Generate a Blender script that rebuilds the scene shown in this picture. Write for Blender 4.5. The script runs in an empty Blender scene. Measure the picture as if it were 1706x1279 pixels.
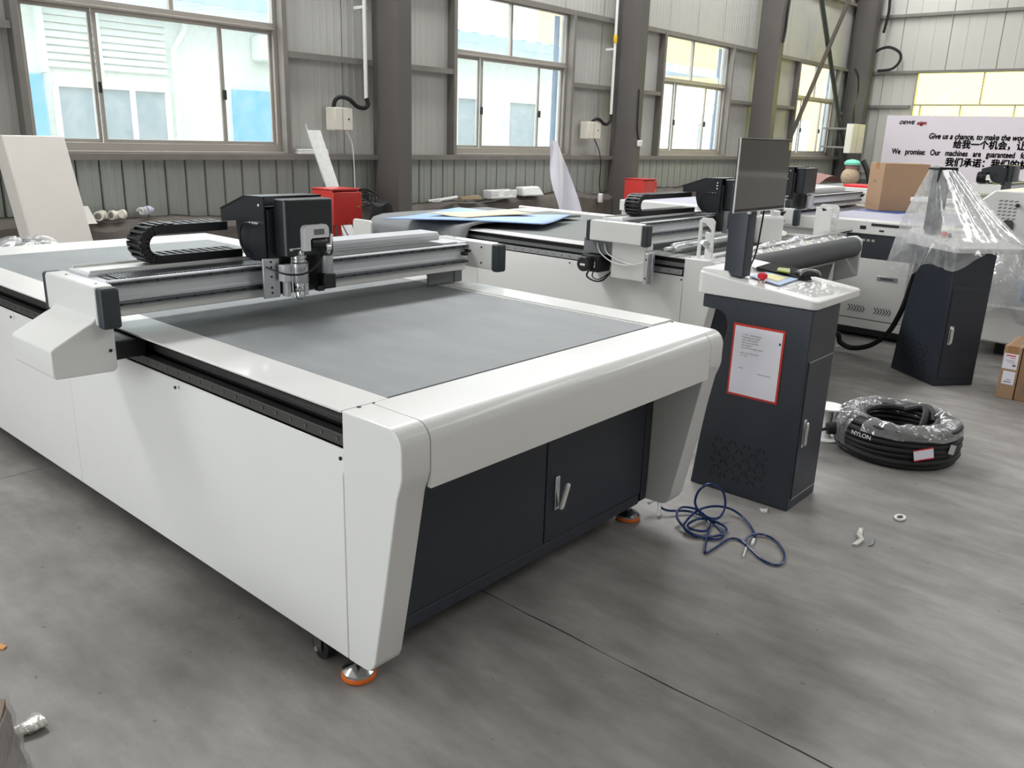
import bpy, bmesh, math, random
from mathutils import Vector, Matrix
random.seed(7)
PI=math.pi
S=bpy.context.scene
C=S.collection
# ---------------------------------------------------------------- camera, world, light, exposure
cam=bpy.data.cameras.new('camera'); co=bpy.data.objects.new('camera',cam); C.objects.link(co)
cam.sensor_fit='HORIZONTAL'; cam.sensor_width=36.0; cam.lens=1388.1*36/1706; cam.clip_end=200
yaw,pit,rol=0.7110106,0.2906172,0.0321581
fw=Vector((math.cos(yaw)*math.cos(pit),math.sin(yaw)*math.cos(pit),-math.sin(pit)))
rt=fw.cross(Vector((0,0,1))).normalized(); up=rt.cross(fw)
r2=math.cos(rol)*rt+math.sin(rol)*up; u2=-math.sin(rol)*rt+math.cos(rol)*up
co.matrix_world=Matrix(((r2.x,u2.x,-fw.x,-1.30845),(r2.y,u2.y,-fw.y,-1.72866),(r2.z,u2.z,-fw.z,1.60423),(0,0,0,1)))
S.camera=co
vs=S.view_settings; vs.view_transform='Standard'; vs.look='None'; vs.gamma=1.0; vs.use_curve_mapping=False
vs.exposure=0.12
W=bpy.data.worlds.new('overcast_sky'); S.world=W; W.use_nodes=True
bg=W.node_tree.nodes['Background']; bg.inputs[0].default_value=(0.93,0.97,1.0,1); bg.inputs[1].default_value=6.0
def area(name,loc,rot,sx,sy,power,col=(1,1,1),portal=False):
    l=bpy.data.lights.new(name,'AREA'); l.shape='RECTANGLE'; l.size=sx; l.size_y=sy; l.energy=power; l.color=col
    o=bpy.data.objects.new(name,l); o.location=loc; o.rotation_euler=rot; C.objects.link(o)
    if portal: l.cycles.is_portal=True
    return o
# eaves skylights and added roof fill lamps (above the frame), roller door daylight on the left end and behind
for i,x in enumerate((-3.5,0.6,4.7,8.8,12.9,17.0)):
    area('eaves_skylight',(x,5.0,5.8),(math.radians(-35),0,0),3.6,1.1,(130,185,185,200,170,120)[i],(0.98,0.99,1.0))
for i,(x,y) in enumerate(((2.0,-6.0),(7.0,-3.6),(11.0,-3.2),(16.0,-3.2))):
    area('skylight_fill',(x,y,6.3),(0,0,0),1.3,5.0,(130,130,200,130)[i],(0.99,0.99,1.0))  # fill lamps added at roof height to lift floor and front faces
area('door_daylight',(-6.15,0.8,1.5),(0,-PI/2,0),3.0,3.6,10,(1,1,1),portal=True)
for x0,x1 in ((1.45,3.87),(6.33,8.61),(11.07,13.35),(16.33,18.5)):
    area('window_daylight',((x0+x1)/2,6.12,2.3),(-PI/2,0,0),x1-x0,1.9,10,(1,1,1),portal=True)
# ---------------------------------------------------------------- materials
MAT={}
def lin(c):
    c=c/255.0
    return c/12.92 if c<=0.04045 else ((c+0.055)/1.055)**2.4
def M(name,rgb,rough=0.5,metal=0.0,var=0.05,scale=6.0,bump=0.0,bscale=60.0,coat=0.0,rvar=0.08,stretch=(1,1,1)):
    m=bpy.data.materials.new(name); m.use_nodes=True; nt=m.node_tree; N=nt.nodes; L=nt.links
    b=N['Principled BSDF']
    tc=N.new('ShaderNodeTexCoord'); mp=N.new('ShaderNodeMapping'); mp.inputs['Scale'].default_value=stretch
    L.new(tc.outputs['Object'],mp.inputs[0])
    no=N.new('ShaderNodeTexNoise'); no.inputs['Scale'].default_value=scale; no.inputs['Detail'].default_value=6
    L.new(mp.outputs[0],no.inputs['Vector'])
    c=[lin(v) for v in rgb]
    mx=N.new('ShaderNodeMix'); mx.data_type='RGBA'
    mx.inputs[6].default_value=(*[max(0,v*(1-var*1.6)) for v in c],1); mx.inputs[7].default_value=(*[min(1,v*(1+var*1.6)) for v in c],1)
    L.new(no.outputs['Fac'],mx.inputs[0]); L.new(mx.outputs[2],b.inputs['Base Color'])
    rr=N.new('ShaderNodeMapRange'); rr.inputs[3].default_value=max(0.02,rough-rvar); rr.inputs[4].default_value=min(1,rough+rvar)
    L.new(no.outputs['Fac'],rr.inputs[0]); L.new(rr.outputs[0],b.inputs['Roughness'])
    b.inputs['Metallic'].default_value=metal
    if coat: b.inputs['Coat Weight'].default_value=coat; b.inputs['Coat Roughness'].default_value=0.08
    if bump:
        n2=N.new('ShaderNodeTexNoise'); n2.inputs['Scale'].default_value=bscale; n2.inputs['Detail'].default_value=4
        L.new(mp.outputs[0],n2.inputs['Vector'])
        bp=N.new('ShaderNodeBump'); bp.inputs['Strength'].default_value=bump; bp.inputs['Distance'].default_value=0.01
        L.new(n2.outputs['Fac'],bp.inputs['Height']); L.new(bp.outputs[0],b.inputs['Normal'])
    MAT[name]=m; return m
def glassy(name,tint,gloss=0.06,haze=0.0,rough=0.02,bump=0.0,bscale=12):
    m=bpy.data.materials.new(name); m.use_nodes=True; nt=m.node_tree; N=nt.nodes; L=nt.links
    N.remove(N['Principled BSDF']); out=N['Material Output']
    t=N.new('ShaderNodeBsdfTransparent'); t.inputs[0].default_value=(*tint,1)
    g=N.new('ShaderNodeBsdfGlossy'); g.inputs['Roughness'].default_value=rough
    lw=N.new('ShaderNodeLayerWeight'); lw.inputs[0].default_value=gloss
    mr=N.new('ShaderNodeMapRange'); mr.inputs[3].default_value=gloss; mr.inputs[4].default_value=min(0.9,gloss*7)
    L.new(lw.outputs['Facing'],mr.inputs[0])
    a=N.new('ShaderNodeMixShader'); L.new(mr.outputs[0],a.inputs[0]); L.new(t.outputs[0],a.inputs[1]); L.new(g.outputs[0],a.inputs[2])
    last=a
    if haze:
        d=N.new('ShaderNodeBsdfDiffuse'); d.inputs[0].default_value=(0.9,0.9,0.9,1)
        tr=N.new('ShaderNodeBsdfTranslucent'); tr.inputs[0].default_value=(0.9,0.9,0.9,1)
        dd=N.new('ShaderNodeMixShader'); dd.inputs[0].default_value=0.4; L.new(d.outputs[0],dd.inputs[1]); L.new(tr.outputs[0],dd.inputs[2])
        no=N.new('ShaderNodeTexNoise'); no.inputs['Scale'].default_value=7; no.inputs['Detail'].default_value=5
        mm=N.new('ShaderNodeMapRange'); mm.inputs[1].default_value=0.3; mm.inputs[2].default_value=0.7; mm.inputs[3].default_value=haze*0.4; mm.inputs[4].default_value=haze*1.6
        tc=N.new('ShaderNodeTexCoord'); L.new(tc.outputs['Object'],no.inputs['Vector']); L.new(no.outputs['Fac'],mm.inputs[0])
        h=N.new('ShaderNodeMixShader'); L.new(mm.outputs[0],h.inputs[0]); L.new(a.outputs[0],h.inputs[1]); L.new(dd.outputs[0],h.inputs[2]); last=h
    if bump:
        n2=N.new('ShaderNodeTexNoise'); n2.inputs['Scale'].default_value=bscale; n2.inputs['Detail'].default_value=3
        tc=N.new('ShaderNodeTexCoord'); L.new(tc.outputs['Object'],n2.inputs['Vector'])
        bp=N.new('ShaderNodeBump'); bp.inputs['Strength'].default_value=bump; bp.inputs['Distance'].default_value=0.03
        L.new(n2.outputs['Fac'],bp.inputs['Height']); L.new(bp.outputs[0],g.inputs['Normal'])
    L.new(last.outputs[0],out.inputs[0]); MAT[name]=m; return m
white=M('white_powder_coat',(222,222,219),0.33,var=0.012,coat=0.25)
navy=M('charcoal_blue_powder_coat',(46,51,60),0.42,var=0.06,bump=0.05,bscale=400)
black=M('black_plastic',(24,25,28),0.42,var=0.08)
headblk=M('black_satin_sheet_metal',(29,32,37),0.38,var=0.05)
padmat=M('dark_green_grey_bumper',(44,52,56),0.5)
felt=M('grey_felt_belt',(126,130,131),0.5,var=0.20,scale=3,bump=0.25,bscale=350,stretch=(3,1,1))
alu=M('brushed_aluminium',(196,198,200),0.34,0.85,var=0.03,scale=3,stretch=(1,8,8))
alu_dull=M('anodised_aluminium',(202,204,208),0.42,0.12,var=0.03)
steel=M('grey_steel_rail',(112,116,118),0.38,0.8,var=0.05)
chrome=M('bright_chrome',(225,228,228),0.16,1.0,var=0.02)
galv=M('galvanised_sheet',(226,228,226),0.45,0.25,var=0.12,scale=25)
darkrail=M('oiled_dark_rail',(72,71,70),0.4,0.35,var=0.15)
orange=M('orange_rubber',(236,112,30),0.5)
rubber=M('black_rubber',(22,22,23),0.6,var=0.1,bump=0.1)
red=M('red_enamel',(200,58,52),0.35,var=0.06,coat=0.3)
colm=M('grey_painted_steel',(94,90,87),0.55,var=0.08,scale=3,bump=0.04)
clad=M('grey_lining_sheet',(186,185,180),0.5,var=0.08,scale=1.6,bump=0.03,bscale=20,stretch=(4,4,0.5))
clad2=M('grey_ribbed_sheet',(172,176,170),0.5,var=0.08,scale=2,stretch=(4,4,0.6))
clad3=M('pale_end_wall_sheet',(196,194,187),0.55,var=0.04,scale=1.2,stretch=(2,2,0.4))
girt=M('dusty_girt_steel',(126,122,116),0.6,var=0.14,scale=5)
frame=M('aluminium_window_frame',(166,160,152),0.45,0.25,var=0.05)
concrete=M('stained_concrete',(98,92,86),0.85,var=0.35,scale=4,bump=0.6,bscale=18)
cream=M('cream_plastic',(226,222,208),0.5)
panelm=M('matt_white_panel',(212,207,200),0.55,var=0.03)
whitep=M('white_plastic',(232,232,230),0.4)
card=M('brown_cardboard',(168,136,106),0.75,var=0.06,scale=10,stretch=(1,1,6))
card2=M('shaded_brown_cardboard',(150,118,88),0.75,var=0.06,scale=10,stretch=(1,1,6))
paper=M('white_paper',(238,236,246),0.6,var=0.01)
redfr=M('red_sleeve_border',(205,48,34),0.5)
ink=M('grey_ink',(120,118,126),0.6)
inkb=M('black_ink',(30,28,32),0.6)
inkr=M('red_ink',(220,30,40),0.5)
blue_tube=M('blue_air_tube',(20,48,98),0.28,var=0.08)
bluesh=M('pale_blue_board',(150,178,226),0.5,var=0.04)
bluedk=M('dark_blue_board_edge',(30,52,110),0.6)
tan=M('tan_board',(220,200,168),0.6,var=0.03)
matblk=M('matt_black_cloth',(14,14,15),0.95)
beltdk=M('dark_felt_roll',(84,86,86),0.85,bump=0.2,bscale=300)
beltlt=M('light_grey_belt',(116,118,118),0.75,var=0.05,bump=0.1,bscale=300)
greyp=M('grey_plastic',(120,122,124),0.5)
screenm=M('reflection_grey_screen',(84,82,76),0.06,var=0.02,rvar=0.01)  # base lightened to brown-grey so the colour carries the room's reflection
silver=M('silver_bezel',(190,188,182),0.3,0.7)
wirem=M('black_cable',(18,18,20),0.45)
greenm=M('green_print',(140,150,50),0.5)
bluep=M('blue_print',(178,198,226),0.5)
yellowp=M('yellow_print',(226,216,150),0.5)
vinyl=M('white_vinyl_banner',(224,216,224),0.45,var=0.02)
foil=M('crumpled_foil',(214,212,205),0.3,0.5,var=0.15,scale=30,bump=0.8,bscale=40)
bldw=M('white_rendered_wall',(216,226,219),0.8,var=0.03)
bldg=M('grey_shop_glass',(150,168,176),0.2,var=0.06)
bldb=M('sky_blue_sheet',(112,182,222),0.5)
bldr=M('hazy_blue_roof_sheet',(150,182,216),0.5)  # blue paled so the outdoor haze sits in its colour
bldy=M('ochre_rendered_wall',(196,166,104),0.8,var=0.06)
bldo=M('orange_rendered_wall',(200,160,112),0.8,var=0.05)
leafm=M('light_green_leaf',(124,148,70),0.7,var=0.3,scale=9)
yellowc=M('yellow_collar',(230,190,40),0.5)
minttop=M('mint_green_cloth',(120,206,180),0.7)
toym=M('mottled_beige_plush',(176,158,132),0.9,var=0.4,scale=30,bump=0.5)
skinp=M('dusty_pink_fabric',(150,112,108),0.8)
glass=glassy('window_glass',(0.97,0.985,0.98),0.05,haze=0.09)
glass_y=glassy('yellow_film_glass',(1.0,0.985,0.385),0.04)
film=glassy('clear_wrapping_film',(0.96,0.96,0.97),0.16,haze=0.10,rough=0.12,bump=0.9)
film2=glassy('cloudy_wrapping_film',(0.95,0.95,0.96),0.12,haze=0.2,rough=0.16,bump=1.0,bscale=9)
film3=glassy('clear_cover_film',(0.96,0.96,0.97),0.13,haze=0.26,rough=0.13,bump=0.45,bscale=5)
sheetf=M('white_translucent_film',(222,220,230),0.35,var=0.05,bump=0.4,bscale=14)
# galvanised strut printed speckle: fine. floor material
def floor_material():
    m=bpy.data.materials.new('worn_grey_concrete_floor'); m.use_nodes=True; nt=m.node_tree; N=nt.nodes; L=nt.links; b=N['Principled BSDF']
    ge=N.new('ShaderNodeNewGeometry')
    def noise(s,d,st=(1,1,1),rg=0.6):
        mp=N.new('ShaderNodeMapping'); mp.inputs['Scale'].default_value=st; L.new(ge.outputs['Position'],mp.inputs[0])
        n=N.new('ShaderNodeTexNoise'); n.inputs['Scale'].default_value=s; n.inputs['Detail'].default_value=d; n.inputs['Roughness'].default_value=rg
        L.new(mp.outputs[0],n.inputs['Vector']); return n.outputs['Fac']
    def ramp(f,a,b_,ca,cb):
        r=N.new('ShaderNodeValToRGB'); r.color_ramp.elements[0].position=a; r.color_ramp.elements[1].position=b_
        r.color_ramp.elements[0].color=(*ca,1); r.color_ramp.elements[1].color=(*cb,1); L.new(f,r.inputs[0]); return r.outputs[0]
    base=ramp(noise(0.8,10,(1,1,1),0.65),0.32,0.68,(lin(118),lin(115),lin(112)),(lin(166),lin(163),lin(159)))
    st=ramp(noise(5,8,(1.6,0.5,1)),0.35,0.7,(0.72,0.71,0.70),(1.1,1.1,1.1))
    sp=ramp(noise(34,2,(1,1,1),0.4),0.22,0.27,(0.55,0.55,0.55),(1,1,1))
    def mul(a,c):
        x=N.new('ShaderNodeMix'); x.data_type='RGBA'; x.blend_type='MULTIPLY'; x.inputs[0].default_value=1; L.new(a,x.inputs[6]); L.new(c,x.inputs[7]); return x.outputs[2]
    L.new(mul(mul(base,st),sp),b.inputs['Base Color'])
    rr=N.new('ShaderNodeMapRange'); rr.inputs[3].default_value=0.34; rr.inputs[4].default_value=0.62; L.new(noise(3,6),rr.inputs[0]); L.new(rr.outputs[0],b.inputs['Roughness'])
    bp=N.new('ShaderNodeBump'); bp.inputs['Strength'].default_value=0.12; bp.inputs['Distance'].default_value=0.01; L.new(noise(22,6),bp.inputs['Height']); L.new(bp.outputs[0],b.inputs['Normal'])
    return m
floorm=floor_material()
# ---------------------------------------------------------------- mesh helpers
class MB:
    def __init__(s): s.v=[]; s.f=[]
    def add(s,vs,fs):
        n=len(s.v); s.v+= [tuple(p) for p in vs]; s.f+=[tuple(i+n for i in f) for f in fs]; return s
    def box(s,x0,x1,y0,y1,z0,z1):
        return s.add([(x0,y0,z0),(x1,y0,z0),(x1,y1,z0),(x0,y1,z0),(x0,y0,z1),(x1,y0,z1),(x1,y1,z1),(x0,y1,z1)],
            [(3,2,1,0),(4,5,6,7),(0,1,5,4),(1,2,6,5),(2,3,7,6),(3,0,4,7)])
    def prism(s,pts,ax,a,b):
        n=len(pts)
        def P(p,t): return (t,p[0],p[1]) if ax=='x' else ((p[0],t,p[1]) if ax=='y' else (p[0],p[1],t))
        return s.add([P(p,a) for p in pts]+[P(p,b) for p in pts],
            [tuple(range(n))[::-1],tuple(range(n,2*n))]+[(i,(i+1)%n,(i+1)%n+n,i+n) for i in range(n)])
    def hexa(s,bot,top):
        n=len(bot)
        return s.add(list(bot)+list(top),[tuple(range(n))[::-1],tuple(range(n,2*n))]+[(i,(i+1)%n,(i+1)%n+n,i+n) for i in range(n)])
    def plate(s,pts,d):
        d=Vector(d); return s.hexa([Vector(p) for p in pts],[Vector(p)+d for p in pts])
    def tube(s,pts,r,n=8,closed=False,cap=True):
        pts=[Vector(p) for p in pts]; k=len(pts); base=len(s.v); rings=[]
        ref=None
        for i,p in enumerate(pts):
            if closed: t=pts[(i+1)%k]-pts[i-1]
            else: t=pts[min(i+1,k-1)]-pts[max(i-1,0)]
            if t.length<1e-9: t=Vector((0,0,1))
            t.normalize()
            if ref is None:
                ref=Vector((0,0,1)) if abs(t.z)<0.9 else Vector((1,0,0))
            a=(ref-t*ref.dot(t))
            if a.length<1e-6: a=t.orthogonal()
            a.normalize(); ref=a; b=t.cross(a)
            rr=r[i] if isinstance(r,(list,tuple)) else r
            for j in range(n):
                th=2*PI*j/n; s.v.append(tuple(p+a*rr*math.cos(th)+b*rr*math.sin(th)))
        m=k if closed else k-1
        for i in range(m):
            for j in range(n):
                i2=(i+1)%k; s.f.append((base+i*n+j,base+i*n+(j+1)%n,base+i2*n+(j+1)%n,base+i2*n+j))
        if cap and not closed:
            s.f.append(tuple(base+j for j in range(n))[::-1]); s.f.append(tuple(base+(k-1)*n+j for j in range(n)))
        return s
    def cyl(s,p0,p1,r,n=16,r2=None):
        return s.tube([p0,p1],[r,r if r2 is None else r2],n)
    def lathe(s,prof,c=(0,0,0),ax='z',n=20):
        c=Vector(c); base=len(s.v)
        for (r,h) in prof:
            for j in range(n):
                th=2*PI*j/n; a,b=max(r,1e-5)*math.cos(th),max(r,1e-5)*math.sin(th)
                q=(a,b,h) if ax=='z' else ((h,a,b) if ax=='x' else (b,h,a))
                s.v.append(tuple(c+Vector(q)))
        k=len(prof)
        for i in range(k-1):
            for j in range(n): s.f.append((base+i*n+j,base+i*n+(j+1)%n,base+(i+1)*n+(j+1)%n,base+(i+1)*n+j))
        s.f.append(tuple(base+j for j in range(n))[::-1]); s.f.append(tuple(base+(k-1)*n+j for j in range(n)))
        return s
    def grid(s,fn,nu,nv):
        base=len(s.v)
        for i in range(nu+1):
            for j in range(nv+1): s.v.append(tuple(fn(i/nu,j/nv)))
        for i in range(nu):
            for j in range(nv):
                a=base+i*(nv+1)+j; s.f.append((a,a+1,a+nv+2,a+nv+1))
        return s
ROOT={}
LIFT=[0.0]
def mesh(name,mb,m,recalc=True,smooth=True):
    me=bpy.data.meshes.new(name); me.from_pydata(mb.v,[],mb.f); me.validate()
    if recalc:
        b=bmesh.new(); b.from_mesh(me); bmesh.ops.recalc_face_normals(b,faces=b.faces); b.to_mesh(me); b.free()
    if smooth:
        me.shade_smooth()
        me.set_sharp_from_angle(angle=math.radians(38))
    me.materials.append(m); return me
def obj(name,mb,m,parent=None,bev=0.0,seg=2,label=None,world=False,recalc=True,solid=0.0,kind=None,smooth=True):
    """one mesh object; local coordinates of its thing unless world"""
    if parent is not None and not world and LIFT[0]: mb.v=[(p[0],p[1],p[2]+LIFT[0]) for p in mb.v]
    if world and parent is not None:
        r=parent
        while r.parent is not None: r=r.parent
        inv=ROOT[r.name]
        mb.v=[tuple(inv@Vector(p)) for p in mb.v]
    loc=None
    if parent is None:
        xs=[p[0] for p in mb.v]; ys=[p[1] for p in mb.v]; zs=[p[2] for p in mb.v]
        loc=Vector(((min(xs)+max(xs))/2,(min(ys)+max(ys))/2,min(zs)))
        mb.v=[tuple(Vector(p)-loc) for p in mb.v]
    o=bpy.data.objects.new(name,mesh(name,mb,m,recalc,smooth)); C.objects.link(o)
    if loc is not None: o.location=loc; ROOT[o.name]=Matrix.Translation(-loc)
    if parent is not None: o.parent=parent
    if bev:
        b=o.modifiers.new('edge','BEVEL'); b.width=bev; b.segments=seg; b.limit_method='ANGLE'; b.angle_limit=math.radians(35); b.harden_normals=False
    if solid:
        q=o.modifiers.new('thickness','SOLIDIFY'); q.thickness=solid; q.offset=0
    if label: o['label']=label
    if kind: o['kind']=kind
    return o
def tag(o,label,cat,group=None):
    o['label']=label; o['category']=cat
    if group: o['group']=group
    return o
def thing(name,loc,label,cat,rz=0.0,group=None,kind=None):
    o=bpy.data.objects.new(name,None); o.empty_display_size=0.1; C.objects.link(o); o.location=loc; o.rotation_euler=(0,0,rz)
    ROOT[o.name]=(Matrix.Translation(Vector(loc))@Matrix.Rotation(rz,4,'Z')).inverted()
    if kind: o['kind']=kind
    if label: tag(o,label,cat,group)
    return o
def struct(name,mb=None,m=None,parent=None,**k):
    o=obj(name,mb,m,parent,**k)
    if parent is None: o['kind']='structure'
    return o
def sroot(name,loc=(0,0,0),rz=0):
    return thing(name,loc,None,None,rz,kind='structure')
def inst(o,name,parent,loc=(0,0,0),rz=0.0):
    c=bpy.data.objects.new(name,o.data); C.objects.link(c); c.parent=parent; c.location=loc; c.rotation_euler=(0,0,rz)
    for md in o.modifiers:
        if md.type=='BEVEL':
            b=c.modifiers.new('edge','BEVEL'); b.width=md.width; b.segments=md.segments; b.limit_method='ANGLE'; b.angle_limit=md.angle_limit
    return c
def copy_tree(o,parent=None):
    c=o.copy(); C.objects.link(c)
    if parent is not None: c.parent=parent
    for ch in list(o.children): copy_tree(ch,c)
    return c
def smooth_path(pts,sub=6,closed=False):
    pts=[Vector(p) for p in pts]; n=len(pts); out=[]
    m=n if closed else n-1
    for i in range(m):
        if closed: p0,p1,p2,p3=pts[i-1],pts[i],pts[(i+1)%n],pts[(i+2)%n]
        else: p0,p1,p2,p3=pts[max(i-1,0)],pts[i],pts[i+1],pts[min(i+2,n-1)]
        for k in range(sub):
            t=k/sub; t2=t*t; t3=t2*t
            out.append(0.5*((2*p1)+(-p0+p2)*t+(2*p0-5*p1+4*p2-p3)*t2+(-p0+3*p1-3*p2+p3)*t3))
    if not closed: out.append(pts[-1])
    return out
def arc2(c,r,a0,a1,n):
    return [(c[0]+r*math.cos(math.radians(a0+(a1-a0)*i/n)),c[1]+r*math.sin(math.radians(a0+(a1-a0)*i/n))) for i in range(n+1)]
def rrect(x0,x1,y0,y1,r,n=4):
    return arc2((x1-r,y1-r),r,0,90,n)+arc2((x0+r,y1-r),r,90,180,n)+arc2((x0+r,y0+r),r,180,270,n)+arc2((x1-r,y0+r),r,270,360,n)
def text(name,s,size,m,parent,loc,rot,align='LEFT',shear=0.0,thick=0.001,xs=1.0,label=None,offset=0.0,bold=0.0):
    cu=bpy.data.curves.new(name,'FONT'); cu.body=s; cu.size=size; cu.extrude=thick; cu.align_x=align; cu.align_y='CENTER'; cu.shear=shear; cu.offset=offset
    cu.materials.append(m)
    t_=bpy.data.objects.new(name,cu); C.objects.link(t_); dg=bpy.context.evaluated_depsgraph_get(); dg.update()
    me=bpy.data.meshes.new_from_object(t_.evaluated_get(dg)); C.objects.unlink(t_); bpy.data.objects.remove(t_)
    if bold:
        b=bmesh.new(); b.from_mesh(me); me2=me.copy()
        for dx,dy in ((bold,0),(-bold,0),(0,bold),(0,-bold)):
            n0=len(b.verts); b.from_mesh(me2); b.verts.ensure_lookup_table()
            for v in b.verts[n0:]: v.co.x+=dx; v.co.y+=dy
        b.to_mesh(me); b.free(); bpy.data.meshes.remove(me2)
    o=bpy.data.objects.new(name,me); C.objects.link(o); o.parent=parent; o.location=loc; o.rotation_euler=rot; o.scale=(xs,1,1); o['kind']='stuff'
    if label: o['label']=label
    return o
# ---------------------------------------------------------------- setting: floor
YW=6.0; XE=19.5
fl=sroot('floor')
b=MB().box(-6.2,19.8,-10.2,6.4,-0.25,-0.035); obj('subfloor',b,concrete,fl)
def jag(n,amp,seed):
    r=random.Random(seed); a=0; o=[]
    for i in range(n+1):
        a=a*0.6+r.uniform(-amp,amp); o.append(a)
    return o
XJ=[-6.2,-5.3,0.686,6.686,12.686,19.8]; YJ=[-10.2,-3.6,2.388,6.4]
g=0.0022
jx={x:jag(60,0.0035,i) for i,x in enumerate(XJ)}; jy={y:jag(60,0.0035,40+i) for i,y in enumerate(YJ)}
for i in range(len(XJ)-1):
    for j in range(len(YJ)-1):
        x0,x1,y0,y1=XJ[i],XJ[i+1],YJ[j],YJ[j+1]; p=[]; n=60
        gw=lambda q: g*(0.35+1.6*abs(math.sin(q*37.0)))
        for k in range(n): t=k/n; p.append((x0+(x1-x0)*t,y0+g+jy[y0][k]))
        for k in range(n): t=k/n; p.append((x1-gw(k)-0+jx[x1][k],y0+(y1-y0)*t))
        for k in range(n,0,-1): t=k/n; p.append((x0+(x1-x0)*t,y1-g+jy[y1][k]))
        for k in range(n,0,-1): t=k/n; p.append((x0+gw(k)+jx[x0][k],y0+(y1-y0)*t))
        obj('slab',MB().prism(p,'z',-0.034,0.0),floorm,fl,smooth=False)
# ---------------------------------------------------------------- window wall (long left side)
wl=sroot('wall_left',(0,YW,0))
WIN=[(1.45,3.87),(6.33,8.61),(11.07,13.35),(16.33,18.5)]
ZS,ZM,ZT=1.36,2.55,3.25
bk=MB()
edges=[-6.2]+[v for w in WIN for v in w]+[19.8]
for i in range(0,len(edges),2): bk.box(edges[i],edges[i+1],0.03,0.12,ZS,ZT)
bk.box(-6.2,19.8,0.03,0.12,0.0,ZS); bk.box(-6.2,19.8,0.03,0.12,ZT,6.6)
obj('outer_cladding',bk,clad,wl)
# ribbed sheets above the sill
def rib_sheet(w,z0,z1,pitch,dep,flat=0.5):
    n=max(2,int(round(w/pitch))); p=w/n; pts=[]
    for i in range(n):
        x=i*p; pts+=[(x,0),(x+p*flat,0),(x+p*flat+0.012,-dep),(x+p-0.012,-dep)]
    pts.append((w,0)); m=MB(); k=len(pts)
    v=[(x,y,z0) for x,y in pts]+[(x,y,z1) for x,y in pts]
    m.add(v,[(i,i+1,i+1+k,i+k) for i in range(k-1)]); return m
cache={}
def sheets(x0,x1,z0,z1):
    n=max(1,int(round((x1-x0)/0.93))); w=(x1-x0)/n
    for i in range(n):
        key=(round(w-0.006,3),z0,z1)
        if key not in cache:
            cache[key]=obj('lining_panel',rib_sheet(w-0.006,z0,z1,0.09,0.003),clad,wl,smooth=False); o=cache[key]
        else: o=inst(cache[key],'lining_panel',wl)
        o.location=(x0+i*w+0.003,0,0)
for i in range(0,len(edges),2): sheets(max(edges[i],-1.5),edges[i+1],ZS-0.02,ZT+0.05)
sheets(-1.5,19.5,ZT+0.05,6.4)
# narrow ribbed panels under the sill
def low_panel():
    m=MB(); p=0.2
    pts=[(0.004,0.012),(0.012,-0.008),(0.075,-0.008),(0.08,-0.012),(0.12,-0.012),(0.125,-0.008),(0.188,-0.008),(0.196,0.012)]; k=len(pts)
    return m.add([(x,y,0.70) for x,y in pts]+[(x,y,1.32) for x,y in pts],[(i,i+1,i+1+k,i+k) for i in range(k-1)])
lp=obj('sill_panel',low_panel(),clad2,wl,smooth=False); lp.location=(-0.4,0,0)
for i in range(1,100): inst(lp,'sill_panel',wl,(-0.4+0.2*i,0,0))
# rough concrete plinth
r=random.Random(3)
def plinth(u,v):
    x=-1.5+21*u
    prof=[(-0.24,0.0),(-0.235,0.45),(-0.225,0.70),(-0.17,0.75),(-0.06,0.77),(0.04,0.78)]
    y,z=prof[min(5,int(round(v*5)))]
    ha=0.03*math.sin(x*1.7)+0.02*math.sin(x*5.1+1)+r.uniform(-0.012,0.012)
    return (x,y+(r.uniform(-0.012,0.012) if z<0.76 else 0),z+(ha if z>0.6 else 0)+(0.045*u if z>0.6 else 0))
obj('plinth',MB().grid(plinth,160,5),concrete,wl)
# sill shelf, head girt, mid girts, jamb channels
obj('sill_girt',MB().box(-1.5,19.5,-0.17,0.02,1.318,1.34).box(-1.5,19.5,-0.17,-0.16,1.285,1.318),girt,wl)
obj('head_girt',MB().box(-1.5,19.5,-0.11,0.0,ZT+0.01,ZT+0.025).box(-1.5,19.5,-0.11,-0.1,ZT-0.04,ZT+0.01),girt,wl)
obj('head_girt',MB().box(-1.5,19.5,-0.11,0.0,4.62,4.64).box(-1.5,19.5,-0.11,-0.1,4.57,4.62),girt,wl)
for a,b_ in ((-1.5,1.39),(3.93,6.27),(8.67,11.01),(13.41,16.27),(18.56,19.5)):
    obj('mid_girt',MB().box(a,b_,-0.11,0.0,2.325,2.34).box(a,b_,-0.11,-0.1,2.28,2.325),girt,wl)
for x0,x1 in WIN:
    for x,s in ((x0,-1),(x1,1)):
        a,b_=sorted((x,x+s*0.055))
        obj('jamb_channel',MB().box(a,b_,-0.12,0.03,1.34,ZT+0.01),girt,wl,bev=0.004)
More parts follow.
